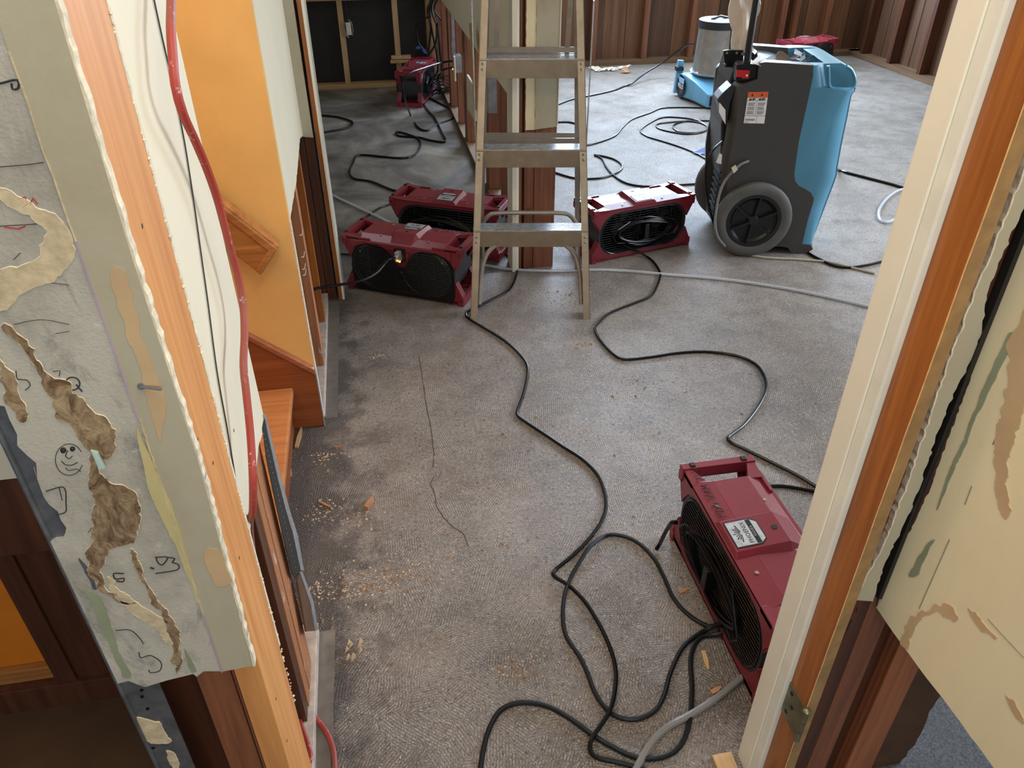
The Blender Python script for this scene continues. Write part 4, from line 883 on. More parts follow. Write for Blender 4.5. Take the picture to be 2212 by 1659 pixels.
# ---------- aluminium step ladder
def make_ladder():
    t = empty('step_ladder', (.61, 2.877, 0), R_(-10.6), 'weathered aluminium step ladder with ribbed treads standing open in the hall', 'ladder')
    SL = .33; TOP = 1.78
    hw = lambda z: .262 - .050 * z
    for s in (-1, 1):
        a, c = [], []
        b = MB()
        def ring(z, x0, x1, y0, y1): y_ = SL * z; return [(s * (hw(z) + x0), y_ + y0, z), (s * (hw(z) + x1), y_ + y0, z), (s * (hw(z) + x1), y_ + y1, z), (s * (hw(z) + x0), y_ + y1, z)]
        b.loft([ring(0, -.030, 0, 0, .003), ring(TOP, -.030, 0, 0, .003)])       # front flange
        b.loft([ring(0, -.003, 0, 0, .062), ring(TOP, -.003, 0, 0, .062)])      # web
        b.loft([ring(0, -.022, 0, .059, .062), ring(TOP, -.022, 0, .059, .062)])
        b.build('side_rail', M['alu'], t)
        rb = MB()
        def rr(z, x0, x1, y0, y1): y_ = .470 - .045 * z; return [(s * (hw(z) - .012 + x0), y_ + y0, z), (s * (hw(z) - .012 + x1), y_ + y0, z), (s * (hw(z) - .012 + x1), y_ + y1, z), (s * (hw(z) - .012 + x0), y_ + y1, z)]
        rb.loft([rr(0, -.024, 0, 0, .003), rr(1.6, -.024, 0, 0, .003)]); rb.loft([rr(0, -.003, 0, 0, .03), rr(1.6, -.003, 0, 0, .03)])
        rb.build('rear_rail', M['alu_gray'], t)
        # lower curved knee brace
        kb = MB()
        def arc(z0, z1, x0, x1, y): return [(s * (x0 + (x1 - x0) * math.sin(k / 10 * math.pi / 2)), y, z1 - (z1 - z0) * (1 - math.cos(k / 10 * math.pi / 2)) if False else z0 + (z1 - z0) * (1 - math.cos((1 - k / 10) * math.pi / 2))) for k in range(11)]
        pts = [(s * (hw(.05) - .036), SL * .05 + .03, .05), (s * (hw(.15) - .038), SL * .15 + .03, .15), (s * (hw(.2) - .046), SL * .2 + .03, .215), (s * (hw(.2) - .066), SL * .25 + .03, .262), (s * (hw(.2) - .100), SL * .29 + .03, .292), (s * (hw(.2) - .12), SL * .30 + .03, .298)]
        kb.tube(smooth_pts(pts, .012), .010, 8); kb.build('knee_brace', M['alu_gray'], t, smooth=True)
        # spreader link
        sb = MB(); zz = .78; sb.hexa([(s * (hw(zz) + .006), SL * zz + .02, zz - .24), (s * (hw(zz) + .010), SL * zz + .02, zz - .24), (s * (hw(zz) + .010), SL * zz + .04, zz - .24), (s * (hw(zz) + .006), SL * zz + .04, zz - .24)],
                                     [(s * (hw(zz) + .006), SL * zz + .02, zz + .44), (s * (hw(zz) + .010), SL * zz + .02, zz + .44), (s * (hw(zz) + .010), SL * zz + .04, zz + .44), (s * (hw(zz) + .006), SL * zz + .04, zz + .44)])
        sb.build('spreader_bar', M['beadlight'], t)
        rv = MB()
        for z in (.335, .315, .655, .635, .985, .965, 1.30, 1.28): rv.lathe([(0, -.003), (.004, -.003), (.006, 0)], 'Y', (s * (hw(z) - .015), SL * z, z), 10)
        rv.build('rivet', M['screw'], t)
        # slanting inner strut above the upper rear bar
        MB().loft([[(s * .135, .430, 1.0), (s * .155, .430, 1.0), (s * .155, .435, 1.0), (s * .135, .435, 1.0)], [(s * .135 + .02, .415, 1.6), (s * .155 + .02, .415, 1.6), (s * .155 + .02, .42, 1.6), (s * .135 + .02, .42, 1.6)]]).build('rear_strut', M['alu_gray'], t)
    for z in (.364, .675, 1.005, 1.325):
        y0 = SL * z - .002; h = hw(z) - .003; sm = MB()
        sm.box(-h, h, y0 - .001, y0 + .0025, z - .075, z - .004); sm.box(-h, h, y0, y0 + .082, z - .008, z - .004)
        sm.box(-h, h, y0 + .079, y0 + .082, z - .035, z - .004); st = sm.build('step', M['alu'], t, bevel=.0008)
        rbm = MB()
        for k in range(8): rbm.box(-h, h, y0 + .001 + k * .0105, y0 + .0065 + k * .0105, z - .004, z)
        rbm.build('tread_ribs', M['beadlight'], st)
    for z in (.655, 1.005):
        y_ = .470 - .045 * z; h = hw(z) - .014; bm_ = MB()
        bm_.box(-h, h, y_ - .004, y_ - .001, z + .004, z + .026); bm_.box(-h, h, y_ - .004, y_ + .022, z - .002, z + .002); bm_.box(-h, h, y_ - .004, y_ - .001, z - .026, z - .002)
        bm_.build('rear_bar', M['alu_gray'], t)
    pts = [(-.222, .455, .08), (-.222, .455, .20), (-.215, .455, .26), (-.185, .455, .298), (-.14, .455, .308), (0, .455, .310), (.14, .455, .308), (.185, .455, .298), (.215, .455, .26), (.222, .455, .20), (.222, .455, .08)]
    MB().tube(smooth_pts(pts, .012), .0105, 8).build('rear_hoop', M['alu_gray'], t, smooth=True)
    MB().box(-.19, .19, SL * TOP - .03, .47, TOP - .02, TOP).build('top_cap', M['alu'], t, bevel=.004)
make_ladder()

# ---------- dehumidifier
def make_dehumidifier():
    Y0 = 3.37; D = .45; TH = R_(11)
    ex, ey, P0 = Vector((math.cos(TH), -math.sin(TH), 0)), Vector((math.sin(TH), math.cos(TH), 0)), Vector((1.822, 3.345, 0))
    def PL(u, v, off):
        d = ray(u, v); tt = (off - (O_ - P0).dot(ey)) / d.dot(ey); w_ = O_ + d * tt - P0; return Vector((w_.dot(ex), off, w_.z))
    t = empty('dehumidifier', P0, -TH, 'dark grey and teal wheeled dehumidifier with warning sticker and draped rag', 'dehumidifier')
    inv = Vector((0, 3.37, 0))
    def q(u, v): p = PL(u, v, .03); return (p.x, p.z)
    split = [(1729, 522), (1731, 514), (1741, 470), (1751, 438), (1754, 424), (1748, 412), (1735, 403), (1722, 397), (1714, 386), (1712, 370), (1722, 300), (1733, 250), (1747, 185), (1752, 160), (1752, 138)]
    gray = [(1560, 522), (1600, 530), (1681, 527), (1699, 530), (1706, 543), (1738, 543), (1752, 533), (1757, 523)] + split + [(1700, 134), (1650, 131), (1638, 133), (1634, 150), (1633, 168), (1610, 176), (1590, 179), (1583, 187), (1578, 225), (1575, 262), (1569, 300), (1562, 330), (1557, 362), (1556, 400), (1556, 470)]
    teal = split[::-1] + [(1757, 523), (1766, 500), (1785, 450), (1806, 395), (1811, 380), (1812, 366), (1822, 312), (1834, 255), (1843, 208), (1850, 199), (1853, 188), (1852, 172), (1846, 156), (1836, 144), (1824, 138), (1800, 137), (1775, 137)]
    notch = split[::-1] + [(1757, 523), (1766, 500), (1785, 450), (1806, 395), (1811, 380), (1812, 366), (1822, 312), (1834, 255), (1843, 208), (1850, 199), (1851, 193), (1838, 190), (1812, 188), (1790, 185), (1787, 160), (1785, 138)]
    def lay(poly, y, ins, zmax=None, xmin=None):
        out = []
        xm = q(1700, 300)[0]
        for p in poly:
            x, z = q(*p); z = max(z, 0.001 if z < .03 else z)
            if p not in split and p[0] > 1756: x -= ins * (1.0 if z < .75 else .7) * min(1, (p[0] - 1745) / 40)
            if p not in split and p[0] < 1592 and p[1] < 520: x += ins * .3
            if zmax and z > zmax: z = zmax
            if xmin is not None and x < xmin: x = xmin + (xmin - x) * .01
            out.append((x, y - inv.y, z))
        return out
    ys = [(0, .085), (.008, .058), (.022, .030), (.045, .010), (.06, 0)]
    yf = [(D - .06, 0), (D - .05, 0), (D - .035, .006), (D - .012, .026), (D, .055)]
    for nm, poly, mt in (('grey_body', gray, M['grayplast']), ('teal_front', teal, M['blueplast'])):
        b = MB(); b.loft([lay(poly if nm == 'grey_body' else notch, Y0 + y, i) for y, i in ys]); b.loft([lay(poly, Y0 + y, i) for y, i in yf])
        b.loft([lay(poly, Y0 + y, 0, .80, q(1606, 300)[0]) for y in (.05, D - .05)])
        b.build(nm, mt, t, smooth=True)
    fb = [(1786, 139), (1788, 160), (1791, 192), (1838, 196), (1849, 192), (1853, 184), (1852, 172), (1846, 156), (1836, 144), (1824, 138)]
    MB().loft([lay(fb, Y0 + .045, .012), lay(fb, Y0 + .065, 0), lay(fb, Y0 + D - .055, 0)]).build('tray_front', M['blueplast'], t, smooth=True)
    zt = q(1752, 138)[1]
    # rounded lip round the scoop at the top front corner
    lip = [(1786, 140), (1787, 160), (1790, 186), (1812, 190), (1838, 190), (1846, 182), (1846, 168), (1838, 150), (1826, 141)]
    lip3 = [(q(u, v)[0] - .0, Y0 - inv.y + .010 + max(0, (u - 1815)) * .0006, q(u, v)[1]) for u, v in lip]
    MB().tube(smooth_pts(lip3, .01), .0075, 8).build('scoop_rim', M['blueplast'], t, smooth=True)
    MB().tube([(q(1752, 138)[0], Y0 - inv.y + .012, zt)] + [(q(u, v)[0], Y0 - inv.y - .001 + .004, q(u, v)[1]) for u, v in split[::-1]], .0028, 6).build('panel_seam', M['black'], t)
    # lower lip step
    st = [(1762, 215), (1800, 212), (1838, 205)]
    MB().tube([(q(u, v)[0], Y0 - inv.y + .016 + (u - 1762) * .0004, q(u, v)[1]) for u, v in st], .003, 6).build('lip_crease', M['blueplast'], t)
    # recessed back panel behind
    bp = [(1563, 108), (1606, 112), (1606, 200), (1580, 260), (1572, 330), (1568, 480), (1556, 500), (1548, 440), (1540, 380), (1533, 318), (1534, 240), (1540, 195), (1549, 150)]
    def qb(u, v, y=3.75): p = PL(u, v, y - 3.37); return (p.x, p.z)
    MB().prism([(qb(*p)[0], 3.75 - inv.y, qb(*p)[1]) for p in bp], (0, -.26, 0)).build('back_panel', M['charcoal'], t, bevel=.008)
    # handle bracket plate, tubes, red clamp
    hb = [(1563, 110), (1572, 108), (1606, 109), (1606, 143), (1590, 146), (1566, 145)]
    br = MB().prism([(qb(*p, 3.52)[0], 3.52 - inv.y, qb(*p, 3.52)[1]) for p in hb], (0, .012, 0)).build('handle_bracket', M['black'], t)
    bl = MB()
    for p in ((1570, 114), (1591, 114), (1566, 139), (1603, 116)): bl.lathe([(0, -.002), (.006, -.002), (.006, 0)], 'Y', (qb(*p, 3.52)[0], 3.518 - inv.y, qb(*p, 3.52)[1]), 10)
    bl.build('bolt', M['screw'], br)
    hk = [(1590, 138), (1616, 136), (1634, 138), (1633, 168), (1612, 174), (1588, 174)]
    MB().prism([(q(*p)[0], Y0 + .015 - inv.y, q(*p)[1]) for p in hk], (0, .05, 0)).build('handle_socket', M['black'], t, bevel=.004)
    def qq(u, v, y): p = PL(u, v, y - 3.37); return (p.x, p.y, p.z)
    hn = MB()
    top1 = qq(1641, -140, Y0 + .06); 
    hn.tube([qq(1612, 150, Y0 + .03), qq(1618, 100, Y0 + .035), qq(1634, 0, Y0 + .045), top1], .0155, 10)
    hn.tube([qq(1581, 112, 3.74), qq(1587, 50, 3.74), qq(1600, 0, 3.74), qq(1618, -100, 3.74)], .0155, 10)
    hn.tube([top1, qq(1618, -100, 3.74)], .0155, 10)
    hn.build('push_handle', M['black'], t, smooth=True)
    rcx = [(1589, 149), (1617, 150), (1614, 167), (1600, 167), (1599, 164), (1588, 164)]
    rc_ = MB().prism([(q(*p)[0], Y0 + .004 - inv.y, q(*p)[1]) for p in rcx], (0, .012, 0)).build('handle_latch', M['redclip'], t, bevel=.0015, label='bright red handle latch')
    a = q(1610, 160); MB().lathe([(0, -.003), (.005, -.003), (.005, 0)], 'Y', (a[0], Y0 + .004 - inv.y, a[1]), 10).build('pin', M['ivory'], rc_)
    # control head
    ch = [(1562, 200), (1581, 183), (1590, 186), (1578, 222), (1570, 270), (1556, 228), (1550, 214)]
    MB().prism([(q(*p)[0] - .004, Y0 + .02 - inv.y, q(*p)[1]) for p in ch], (0, .10, 0)).build('control_head', M['charcoal'], t, bevel=.004)
    lb = [(1553, 219), (1566, 235), (1566, 266), (1552, 240)]
    MB().prism([(q(*p)[0] - .002, Y0 + .010 - inv.y, q(*p)[1]) for p in lb], (0, .003, 0)).build('rating_label', M['paperw'], t)
    MB().prism([(q(*p)[0], Y0 + .010 - inv.y, q(*p)[1]) for p in [(1545, 348), (1553, 328), (1558, 332), (1556, 352)]], (0, .003, 0)).build('rating_label', M['paperw'], t)
    gl = MB()
    for k in range(9): gl.box(q(1551, 400)[0], q(1562, 400)[0], Y0 + .04 - inv.y, Y0 + .16 - inv.y, q(1550, 375 + k * 13)[1] - .003, q(1550, 375 + k * 13)[1] + .003)
    gl.build('intake_grille', M['black'], t)
    # warning sticker
    ky = Y0 - inv.y - .0012
    wl_ = [(1613, 196), (1656, 195), (1647, 263), (1603, 262)]
    A, B, C2, D2 = [Vector((q(*p)[0], ky, q(*p)[1])) for p in wl_]
    def bi(s, r): return (A.lerp(B, s)).lerp(D2.lerp(C2, s), r)
    sk = MB().prism([bi(0, 0), bi(1, 0), bi(1, 1), bi(0, 1)], (0, .0012, 0)).build('warning_sticker', M['paperw'], t, label='white sticker with orange warning band')
    def rect(s0, s1, r0, r1, b, e=.0006): return b.prism([bi(s0, r0) - Vector((0, e, 0)), bi(s1, r0) - Vector((0, e, 0)), bi(s1, r1) - Vector((0, e, 0)), bi(s0, r1) - Vector((0, e, 0))], (0, e * .6, 0))
    rect(0, 1, 0, .16, MB()).build('orange_band', M['orange_lab'], sk)
    tx = MB(); rnd = random.Random(2)
    for s0 in (.07, .56):
        for k in range(18):
            if k % 6 == 5: continue
            r = .33 + k * .0225; rect(s0, s0 + .30 + .07 * rnd.random(), r, r + .011, tx)
        rect(s0 + .02, s0 + .16, .19, .26, tx); rect(s0 + .24, s0 + .34, .18, .25, tx)
    rect(.06, .50, .86, .885, tx); rect(.06, .50, .895, .91, tx); rect(.04, .22, .955, .97, tx)
    tx.build('small_print', M['print_'], sk)
    ln = MB(); rect(.0, 1, .165, .172, ln); rect(.0, 1, .27, .276, ln); rect(.0, 1, .745, .755, ln); rect(.495, .505, .17, .74, ln); rect(.60, .607, .76, 1, ln)
    for s0 in (.22, .70): ln.prism([bi(s0, .03) - Vector((0, .001, 0)), bi(s0 + .06, .12) - Vector((0, .001, 0)), bi(s0 - .06, .12) - Vector((0, .001, 0))], (0, .0006, 0))
    for s0 in (.09, .57): rect(s0, s0 + .12, .215, .26, ln); rect(s0 + .17, s0 + .24, .19, .26, ln)
    ln.build('black_rules', M['ink'], sk)
    # wheels
    for nm, yy, s in (('wheel', Y0 - .045, -1), ('wheel', Y0 + D + .005, 1)):
        c = (0.0, yy - inv.y, .192); R0 = .190
        b = MB(); b.lathe([(.135, 0), (.150, -.004), (.178, -.002), (.188, .006), (.190, .02), (.188, .034), (.178, .042), (.135, .040)], 'Y', c, 40, True)
        wv = b.build(nm, M['tyre'], t, smooth=True)
        h = MB(); h.lathe([(0, -.002), (.022, -.002), (.026, .004), (.026, .010), (.030, .020), (.10, .022), (.112, .012), (.118, .002), (.135, .002), (.137, .036), (0, .036)], 'Y', c, 36)
        for k in range(6):
            a = R_(60 * k + 22); d = Vector((math.cos(a), 0, math.sin(a))); e = Vector((-d.z, 0, d.x)) * .0045; cc = Vector(c)
            h.prism([cc + d * .02 - e, cc + d * .122 - e, cc + d * .122 + e, cc + d * .02 + e], (0, .02, 0))
        h.build('hub', M['hub'], wv)
    # drain hose with clip on the side
    hp_ = [qq(1617, 348, Y0 - .004), qq(1602, 354, Y0 - .02), qq(1588, 366, Y0 - .025), qq(1570, 385, Y0 - .02), qq(1557, 410, Y0 - .025), qq(1549, 445, Y0 - .04), qq(1545, 480, Y0 - .06), qq(1550, 510, Y0 - .07), qq(1566, 532, Y0 - .06)]
    MB().tube(smooth_pts(hp_, .012), .0062, 8).build('drain_hose', M['clear_g'], t, smooth=True)
    MB().prism([qq(1581, 365, Y0 - .035), qq(1590, 358, Y0 - .035), qq(1594, 366, Y0 - .035), qq(1585, 375, Y0 - .035)], (0, .016, 0)).build('hose_clip', M['ivory'], t)
    cd = [qq(1560, 306, Y0 + .02), qq(1540, 325, Y0 - .01), qq(1527, 352, Y0 - .02), qq(1524, 385, Y0), qq(1528, 430, Y0 + .01), qq(1538, 470, Y0), qq(1546, 500, Y0 + .02)]
    MB().tube(smooth_pts(cd, .012), .0055, 8).build('power_cord', M['cord'], t, smooth=True)
    return t
make_dehumidifier()
# things lying in the tray and over its handle
def loose(name, pts, mat, label, cat, thick=(0, 0, .004), bev=0): return tag(MB().prism(pts, thick).build(name, mat, bevel=bev), label, cat)
def qz(u, v, y): return PY(u, v, y)
# rag: lofted folds
rg = MB(); rows = []
for k in range(26):
    v = -150 + k * 260 / 25; y0 = 3.62
    uc = 1606 + 4 * math.sin(k * .5); wd = 18 + 4 * math.sin(k * .45 + 1) - max(0, v - 60) * .05
    c = PY(uc, v, y0); hw_ = wd / FPX * 4.2
    row = []
    for j in range(24):
        a = 2 * math.pi * j / 24; rr = 1 + .30 * math.sin(3 * a + k * .30) + .22 * math.sin(5 * a - k * .41) + .08 * math.sin(9 * a + k * .7)
        row.append((c.x + hw_ * rr * math.cos(a), c.y + .05 * rr * math.sin(a), c.z))
    rows.append(row)
rg.loft(rows); o = rg.build('rag', M['rag'], smooth=True); tag(o, 'beige cotton rag hanging from the dehumidifier handle', 'rag')
loose('paper_slip', [qz(1622, 136, 3.38), qz(1640, 119, 3.44), qz(1655, 129, 3.42), qz(1643, 143, 3.36)], M['paperw'], 'white paper slip poking over the tray edge', 'paper', (0, -.0015, .002))
loose('visor_strap', [qz(1677, 133, 3.50), qz(1677, 118, 3.55), qz(1684, 111, 3.56), qz(1694, 113, 3.55), qz(1704, 121, 3.52), qz(1712, 133, 3.48)], M['leather'], 'brown curved strap standing in the dehumidifier tray', 'strap', (0, .006, 0), .001)
loose('plastic_sleeve', [qz(1637, 104, 3.75), qz(1658, 113, 3.70), qz(1676, 118, 3.65), qz(1676, 131, 3.55), qz(1656, 128, 3.55), qz(1638, 122, 3.6)], M['charcoal'], 'dark plastic sleeve lying in the tray beside the rag', 'sleeve', (0, .01, .002), .001)
loose('paper_sheet', [qz(1590, 108, 3.72), qz(1606, 96, 3.80), qz(1626, 102, 3.80), qz(1636, 112, 3.68), qz(1630, 118, 3.6), qz(1622, 110, 3.66)], M['paperw'], 'crumpled white sheet under the hanging rag', 'paper', (0, .004, .003))
rnd = random.Random(8); fm = MB(); c0 = PY(1735, 126, 3.5)
for k in range(16):
    a = rnd.uniform(0, 6.28); c = c0 + Vector((rnd.uniform(-.06, .07), rnd.uniform(-.03, .05), rnd.uniform(-.02, .008)))
    d1 = Vector((rnd.uniform(-.04, .04), rnd.uniform(-.03, .03), rnd.uniform(-.012, .018))); d2 = Vector((rnd.uniform(-.03, .03), rnd.uniform(-.03, .03), rnd.uniform(-.012, .018)))
    fm.prism([c, c + d1, c + d1 + d2, c + d2 * .8], (0, 0, .0012))
tag(fm.build('film_wad', M['film']), 'wad of crumpled clear film in the dehumidifier tray', 'plastic film')

# ---------- pale blue snail-shaped air mover under a foil canister
vm = empty('blue_air_mover', (2.84, 6.32, 0), 0, 'pale blue low air mover with rectangular mouth, behind the dehumidifier', 'fan')
b = MB(); V = Vector((2.84, 6.32, 0))
def vp(x, y, z): return (x - V.x, y - V.y, z)
b.loft([[vp(2.62, 6.50, .02), vp(3.04, 6.55, .02), vp(3.04, 6.55, .17), vp(2.62, 6.50, .18)],
        [vp(2.62, 6.34, .02), vp(3.04, 6.34, .02), vp(3.04, 6.34, .20), vp(2.62, 6.34, .20)],
        [vp(2.66, 6.20, .02), vp(3.02, 6.22, .02), vp(3.02, 6.22, .17), vp(2.66, 6.20, .17)],
        [vp(2.70, 6.00, .012), vp(3.00, 6.02, .012), vp(3.00, 6.02, .115), vp(2.70, 6.00, .115)]])
b.build('housing', M['velo'], vm, bevel=.012)
MB().box(2.722 - V.x, 2.985 - V.x, 5.994 - V.y, 6.005 - V.y, .028, .102).build('mouth', M['black'], vm)
sg = MB()
for k in range(4): sg.box(2.722 - V.x, 2.985 - V.x, 5.988 - V.y, 5.995 - V.y, .040 + k * .018, .043 + k * .018)
sg.build('mouth_vanes', M['charcoal'], vm)
MB().lathe([(.085, 0), (.092, -.008), (.075, -.014), (.06, -.004), (0, -.004)], 'X', (2.622 - V.x, 6.38 - V.y, .10), 24).build('side_intake', M['black'], vm)
MB().prism([vp(2.606, 6.30, .13), vp(2.606, 6.40, .13), vp(2.606, 6.42, .17), vp(2.606, 6.30, .17)], (.003, 0, 0)).build('side_badge', M['velo_lid'], vm)
text_mesh('VELO', .05, M['paperw'], vm, vp(2.603, 6.355, .105), (0, -1, 0), (0, 0, 1), .001)
MB().prism([vp(2.60, 6.48, .02), vp(2.66, 6.46, .02), vp(2.66, 6.48, .28), vp(2.62, 6.50, .28)], (0, .03, 0)).build('side_fin', M['velo'], vm, bevel=.004)
MB().box(2.60 - V.x, 2.66 - V.x, 6.46 - V.y, 6.52 - V.y, .20, .235).build('latch', M['black'], vm, bevel=.004)
cn = empty('canister', (2.865, 6.34, .202), 0, 'foil-wrapped filter canister with pale blue lid standing on blue air mover', 'canister')
rnd = random.Random(4)
b = MB(); b.lathe([(0, 0), (.168, 0), (.166, .05), (.160, .2), (.156, .37), (0, .37)], 'Z', (0, 0, 0), 48)
b.v = [(x * (1 + .012 * noise.noise(Vector((x * 30, y * 30, z * 18)))), y * (1 + .012 * noise.noise(Vector((x * 30, y * 30, z * 18)))), z) for x, y, z in b.v]
b.build('foil_sleeve', M['silver'], cn)
MB().lathe([(.150, .350), (.162, .350), (.162, .405), (.150, .405)], 'Z', (0, 0, 0), 40, True).build('lid_band', M['charcoal'], cn, smooth=True)
MB().lathe([(0, .400), (.158, .400), (.160, .408), (.150, .412), (0, .412)], 'Z', (0, 0, 0), 40).build('lid', M['velo_lid'], cn, smooth=True)
b = MB().tube([(-.08, -.02, .415), (-.03, -.01, .425), (0, 0, .432), (.03, .01, .425), (.08, .02, .415)], .010, 8); b.build('lid_grip', M['charcoal'], cn)
jg = MB(); ringp = []
for k in range(30):
    a = 2 * math.pi * k / 30; r1 = .175 + .02 * rnd.random(); ringp.append((r1 * math.cos(a), r1 * math.sin(a), .006 + .012 * rnd.random()))
jg.prism(ringp, (0, 0, .004)); jg.build('film_skirt', M['film'], cn)

# ---------- handrail
hr = empty('handrail', (-.33, 2.235, .67), 0, 'short end of oak stair handrail on the mustard wall', 'handrail')
def hq(u, v, y=2.235): p = PY(u, v, y); return Vector((p.x + .33, 0, p.z - .67))
a, b_, c, d = hq(605, 525), hq(567, 585), hq(460, 412), hq(425, 480)
ext = (c - a) * 2.2
prof = [a, b_, b_ + (d - b_) + ext * .0 + ext, c + ext]
MB().prism([a + Vector((0, -.03, 0)), b_ + Vector((0, -.03, 0)), b_ + ext + Vector((0, -.03, 0)), a + ext + Vector((0, -.03, 0))], (0, .05, 0)).build('rail', M['oak'], hr, bevel=.005)
e = (b_ - a) * .26
MB().prism([a + e * .2 + Vector((-.002, -.036, 0)), a + e + Vector((-.004, -.036, 0)), a + e + ext + Vector((0, -.036, 0)), a + e * .2 + ext + Vector((0, -.036, 0))], (0, .05, 0)).build('cap_moulding', M['oak'], hr, bevel=.004)
n_ = (c - a).normalized() * .022
MB().prism([a + e + n_ * .2 + Vector((0, -.036, 0)), b_ + n_ * .1 + Vector((0, -.036, 0)), b_ + n_ + Vector((0, -.036, 0)), a + e + n_ + Vector((0, -.036, 0))], (0, .04, 0)).build('end_moulding', M['oak'], hr, bevel=.003)
MB().lathe([(0, 0), (.009, 0), (.009, .03), (0, .03)], 'Y', hq(488, 541) + Vector((0, -.03, 0)), 12).build('bracket', M['gold'], hr)

# ---------- cords and hoses on the floor
Z1 = .006
cable('power_cord', floor_pts([(1078, 545), (1091, 549), (1108, 560), (1115, 575), (1115, 594), (1100, 626), (1065, 646), (1027, 665), (1008, 675), (1011, 687), (1039, 704), (1085, 732), (1115, 757), (1136, 783), (1140, 805), (1131, 850), (1118, 885), (1119, 898), (1135, 911), (1175, 937), (1215, 964), (1258, 992), (1290, 1025), (1305, 1060), (1309, 1095), (1297, 1130), (1270, 1167), (1236, 1201), (1210, 1222), (1197, 1234)]) + [F(1194, 1240, .016), F(1203, 1249, .012)] + floor_pts([(1229, 1265), (1263, 1299), (1293, 1346), (1317, 1397), (1329, 1440)]) + [F(1330, 1481, .012), F(1319, 1531, .018), F(1297, 1568, .018), F(1280, 1592, .018), F(1274, 1616, .008), F(1285, 1634, .006), F(1324, 1644, .006), F(1371, 1656, .006), F(1440, 1680, .006)], .0055, M['cord'], 'long black cord winding from under the ladder to the foreground coil')
cable('power_cord', [F(1560, 1343, .03), F(1533, 1353, .012)] + floor_pts([(1489, 1329), (1455, 1292), (1435, 1248), (1411, 1204), (1377, 1171), (1340, 1156), (1310, 1156)]) + [F(1286, 1171, .012), F(1270, 1186, .014), F(1256, 1208, .010)] + floor_pts([(1233, 1248), (1219, 1289), (1216, 1336), (1224, 1376), (1253, 1420), (1270, 1457), (1286, 1498), (1313, 1535), (1340, 1550), (1377, 1553), (1415, 1535), (1435, 1501), (1448, 1454), (1472, 1403), (1500, 1376)]) + [F(1533, 1356, .012), F(1560, 1348, .04)], .0057, M['cord_d'], 'dusty black cord looping wide in front of the nearest air mover')
cable('power_cord', [F(1572, 1365, .03), F(1546, 1371, .010)] + floor_pts([(1516, 1376), (1499, 1397), (1492, 1430), (1495, 1488), (1490, 1555), (1475, 1602), (1448, 1629), (1404, 1639), (1364, 1633)]) + [F(1320, 1612, .008), F(1286, 1592, .007)] + floor_pts([(1236, 1555), (1189, 1528), (1148, 1518), (1111, 1520), (1081, 1535), (1061, 1565), (1047, 1606), (1038, 1659), (1034, 1700)]), .0062, M['cord_d'], 'thick black cord curving across the bottom foreground')
cable('power_cord', [F(1340, 520, .09), F(1352, 532, .06), F(1374, 541, .03)] + floor_pts([(1400, 556), (1415, 570), (1426, 591), (1420, 616), (1405, 640), (1370, 655), (1320, 675), (1295, 695), (1285, 710), (1297, 735), (1325, 765), (1350, 776), (1400, 772), (1470, 762), (1530, 760), (1590, 768), (1630, 785), (1650, 810), (1655, 840), (1640, 875), (1610, 915), (1585, 935), (1572, 946), (1582, 957), (1620, 975), (1670, 1000), (1720, 1025), (1765, 1052), (1830, 1090)]), .0055, M['cord'], 'black cord running from the sunlit air mover to the right jamb')
cable('power_cord', floor_pts([(1640, 1052), (1665, 1050), (1700, 1051), (1760, 1062), (1830, 1080)]), .0055, M['cord'], 'short black cord behind the nearest air mover')
A1 = copies[0]; MT = Matrix.Translation(A1.location) @ Matrix.Rotation(R_(151), 4, 'Z')
pl0 = MT @ Vector((-.004, HD + .06, AH - .05))
cable('power_cord', [pl0, PY(835, 566, 3.06), PY(812, 590, 3.0), PY(780, 606, 2.95), PY(740, 614, 2.92), PY(700, 620, 2.9), PY(678, 625, 2.88), PY(640, 640, 2.85)], .0062, M['cord'], 'black cord plugged into the lit outlet and running left to the wall')
M4 = Matrix.Translation(am4.location) @ Matrix.Rotation(R_(-90), 4, 'Z')
cable('power_cord', [F(1462, 1130, .19), F(1452, 1128, .19), F(1440, 1145, .12), F(1425, 1175, .02), F(1418, 1186, .008)], .0058, M['cord'], 'loose black cord end hanging off the nearest air mover')
cable('power_cord', floor_pts([(715, 545), (735, 515), (760, 490), (782, 474), (800, 462), (822, 448), (845, 440)]), .0052, M['cord'], 'black cord along the floor behind the left air movers')
cable('power_cord', floor_pts([(715, 546), (740, 548), (790, 550)]), .005, M['cord'], 'short black cord stub left of the lit air mover')
cable('hose', floor_pts([(700, 412), (715, 420), (760, 442), (820, 470), (900, 510), (1000, 560), (1060, 575), (1120, 583), (1200, 585), (1290, 583), (1350, 585), (1430, 592), (1560, 603), (1680, 620), (1760, 635), (1870, 660), (1960, 685), (2050, 720)], .007), .0075, M['clear'], 'clear vinyl hose crossing the hall floor behind the ladder', 'hose')
cable('hose', floor_pts([(1590, 545), (1650, 556), (1720, 560), (1790, 566), (1840, 578), (1890, 590)], .006), .006, M['clear_y'], 'yellowed clear hose leaving the dehumidifier wheel', 'hose')
cable('hose', floor_pts([(1980, 405), (1945, 410), (1920, 425), (1903, 445), (1898, 462), (1902, 476), (1912, 480), (1930, 475), (1950, 458)], .007), .008, M['clear'], 'loop of clear hose beside the right door jamb', 'hose')
cable('hose', floor_pts([(1360, 1690), (1385, 1640), (1410, 1600), (1440, 1572), (1480, 1550), (1520, 1526), (1560, 1498), (1600, 1466), (1640, 1440)], .008), .0085, M['clear_g'], 'grey translucent hose slipping under the nearest air mover', 'hose')
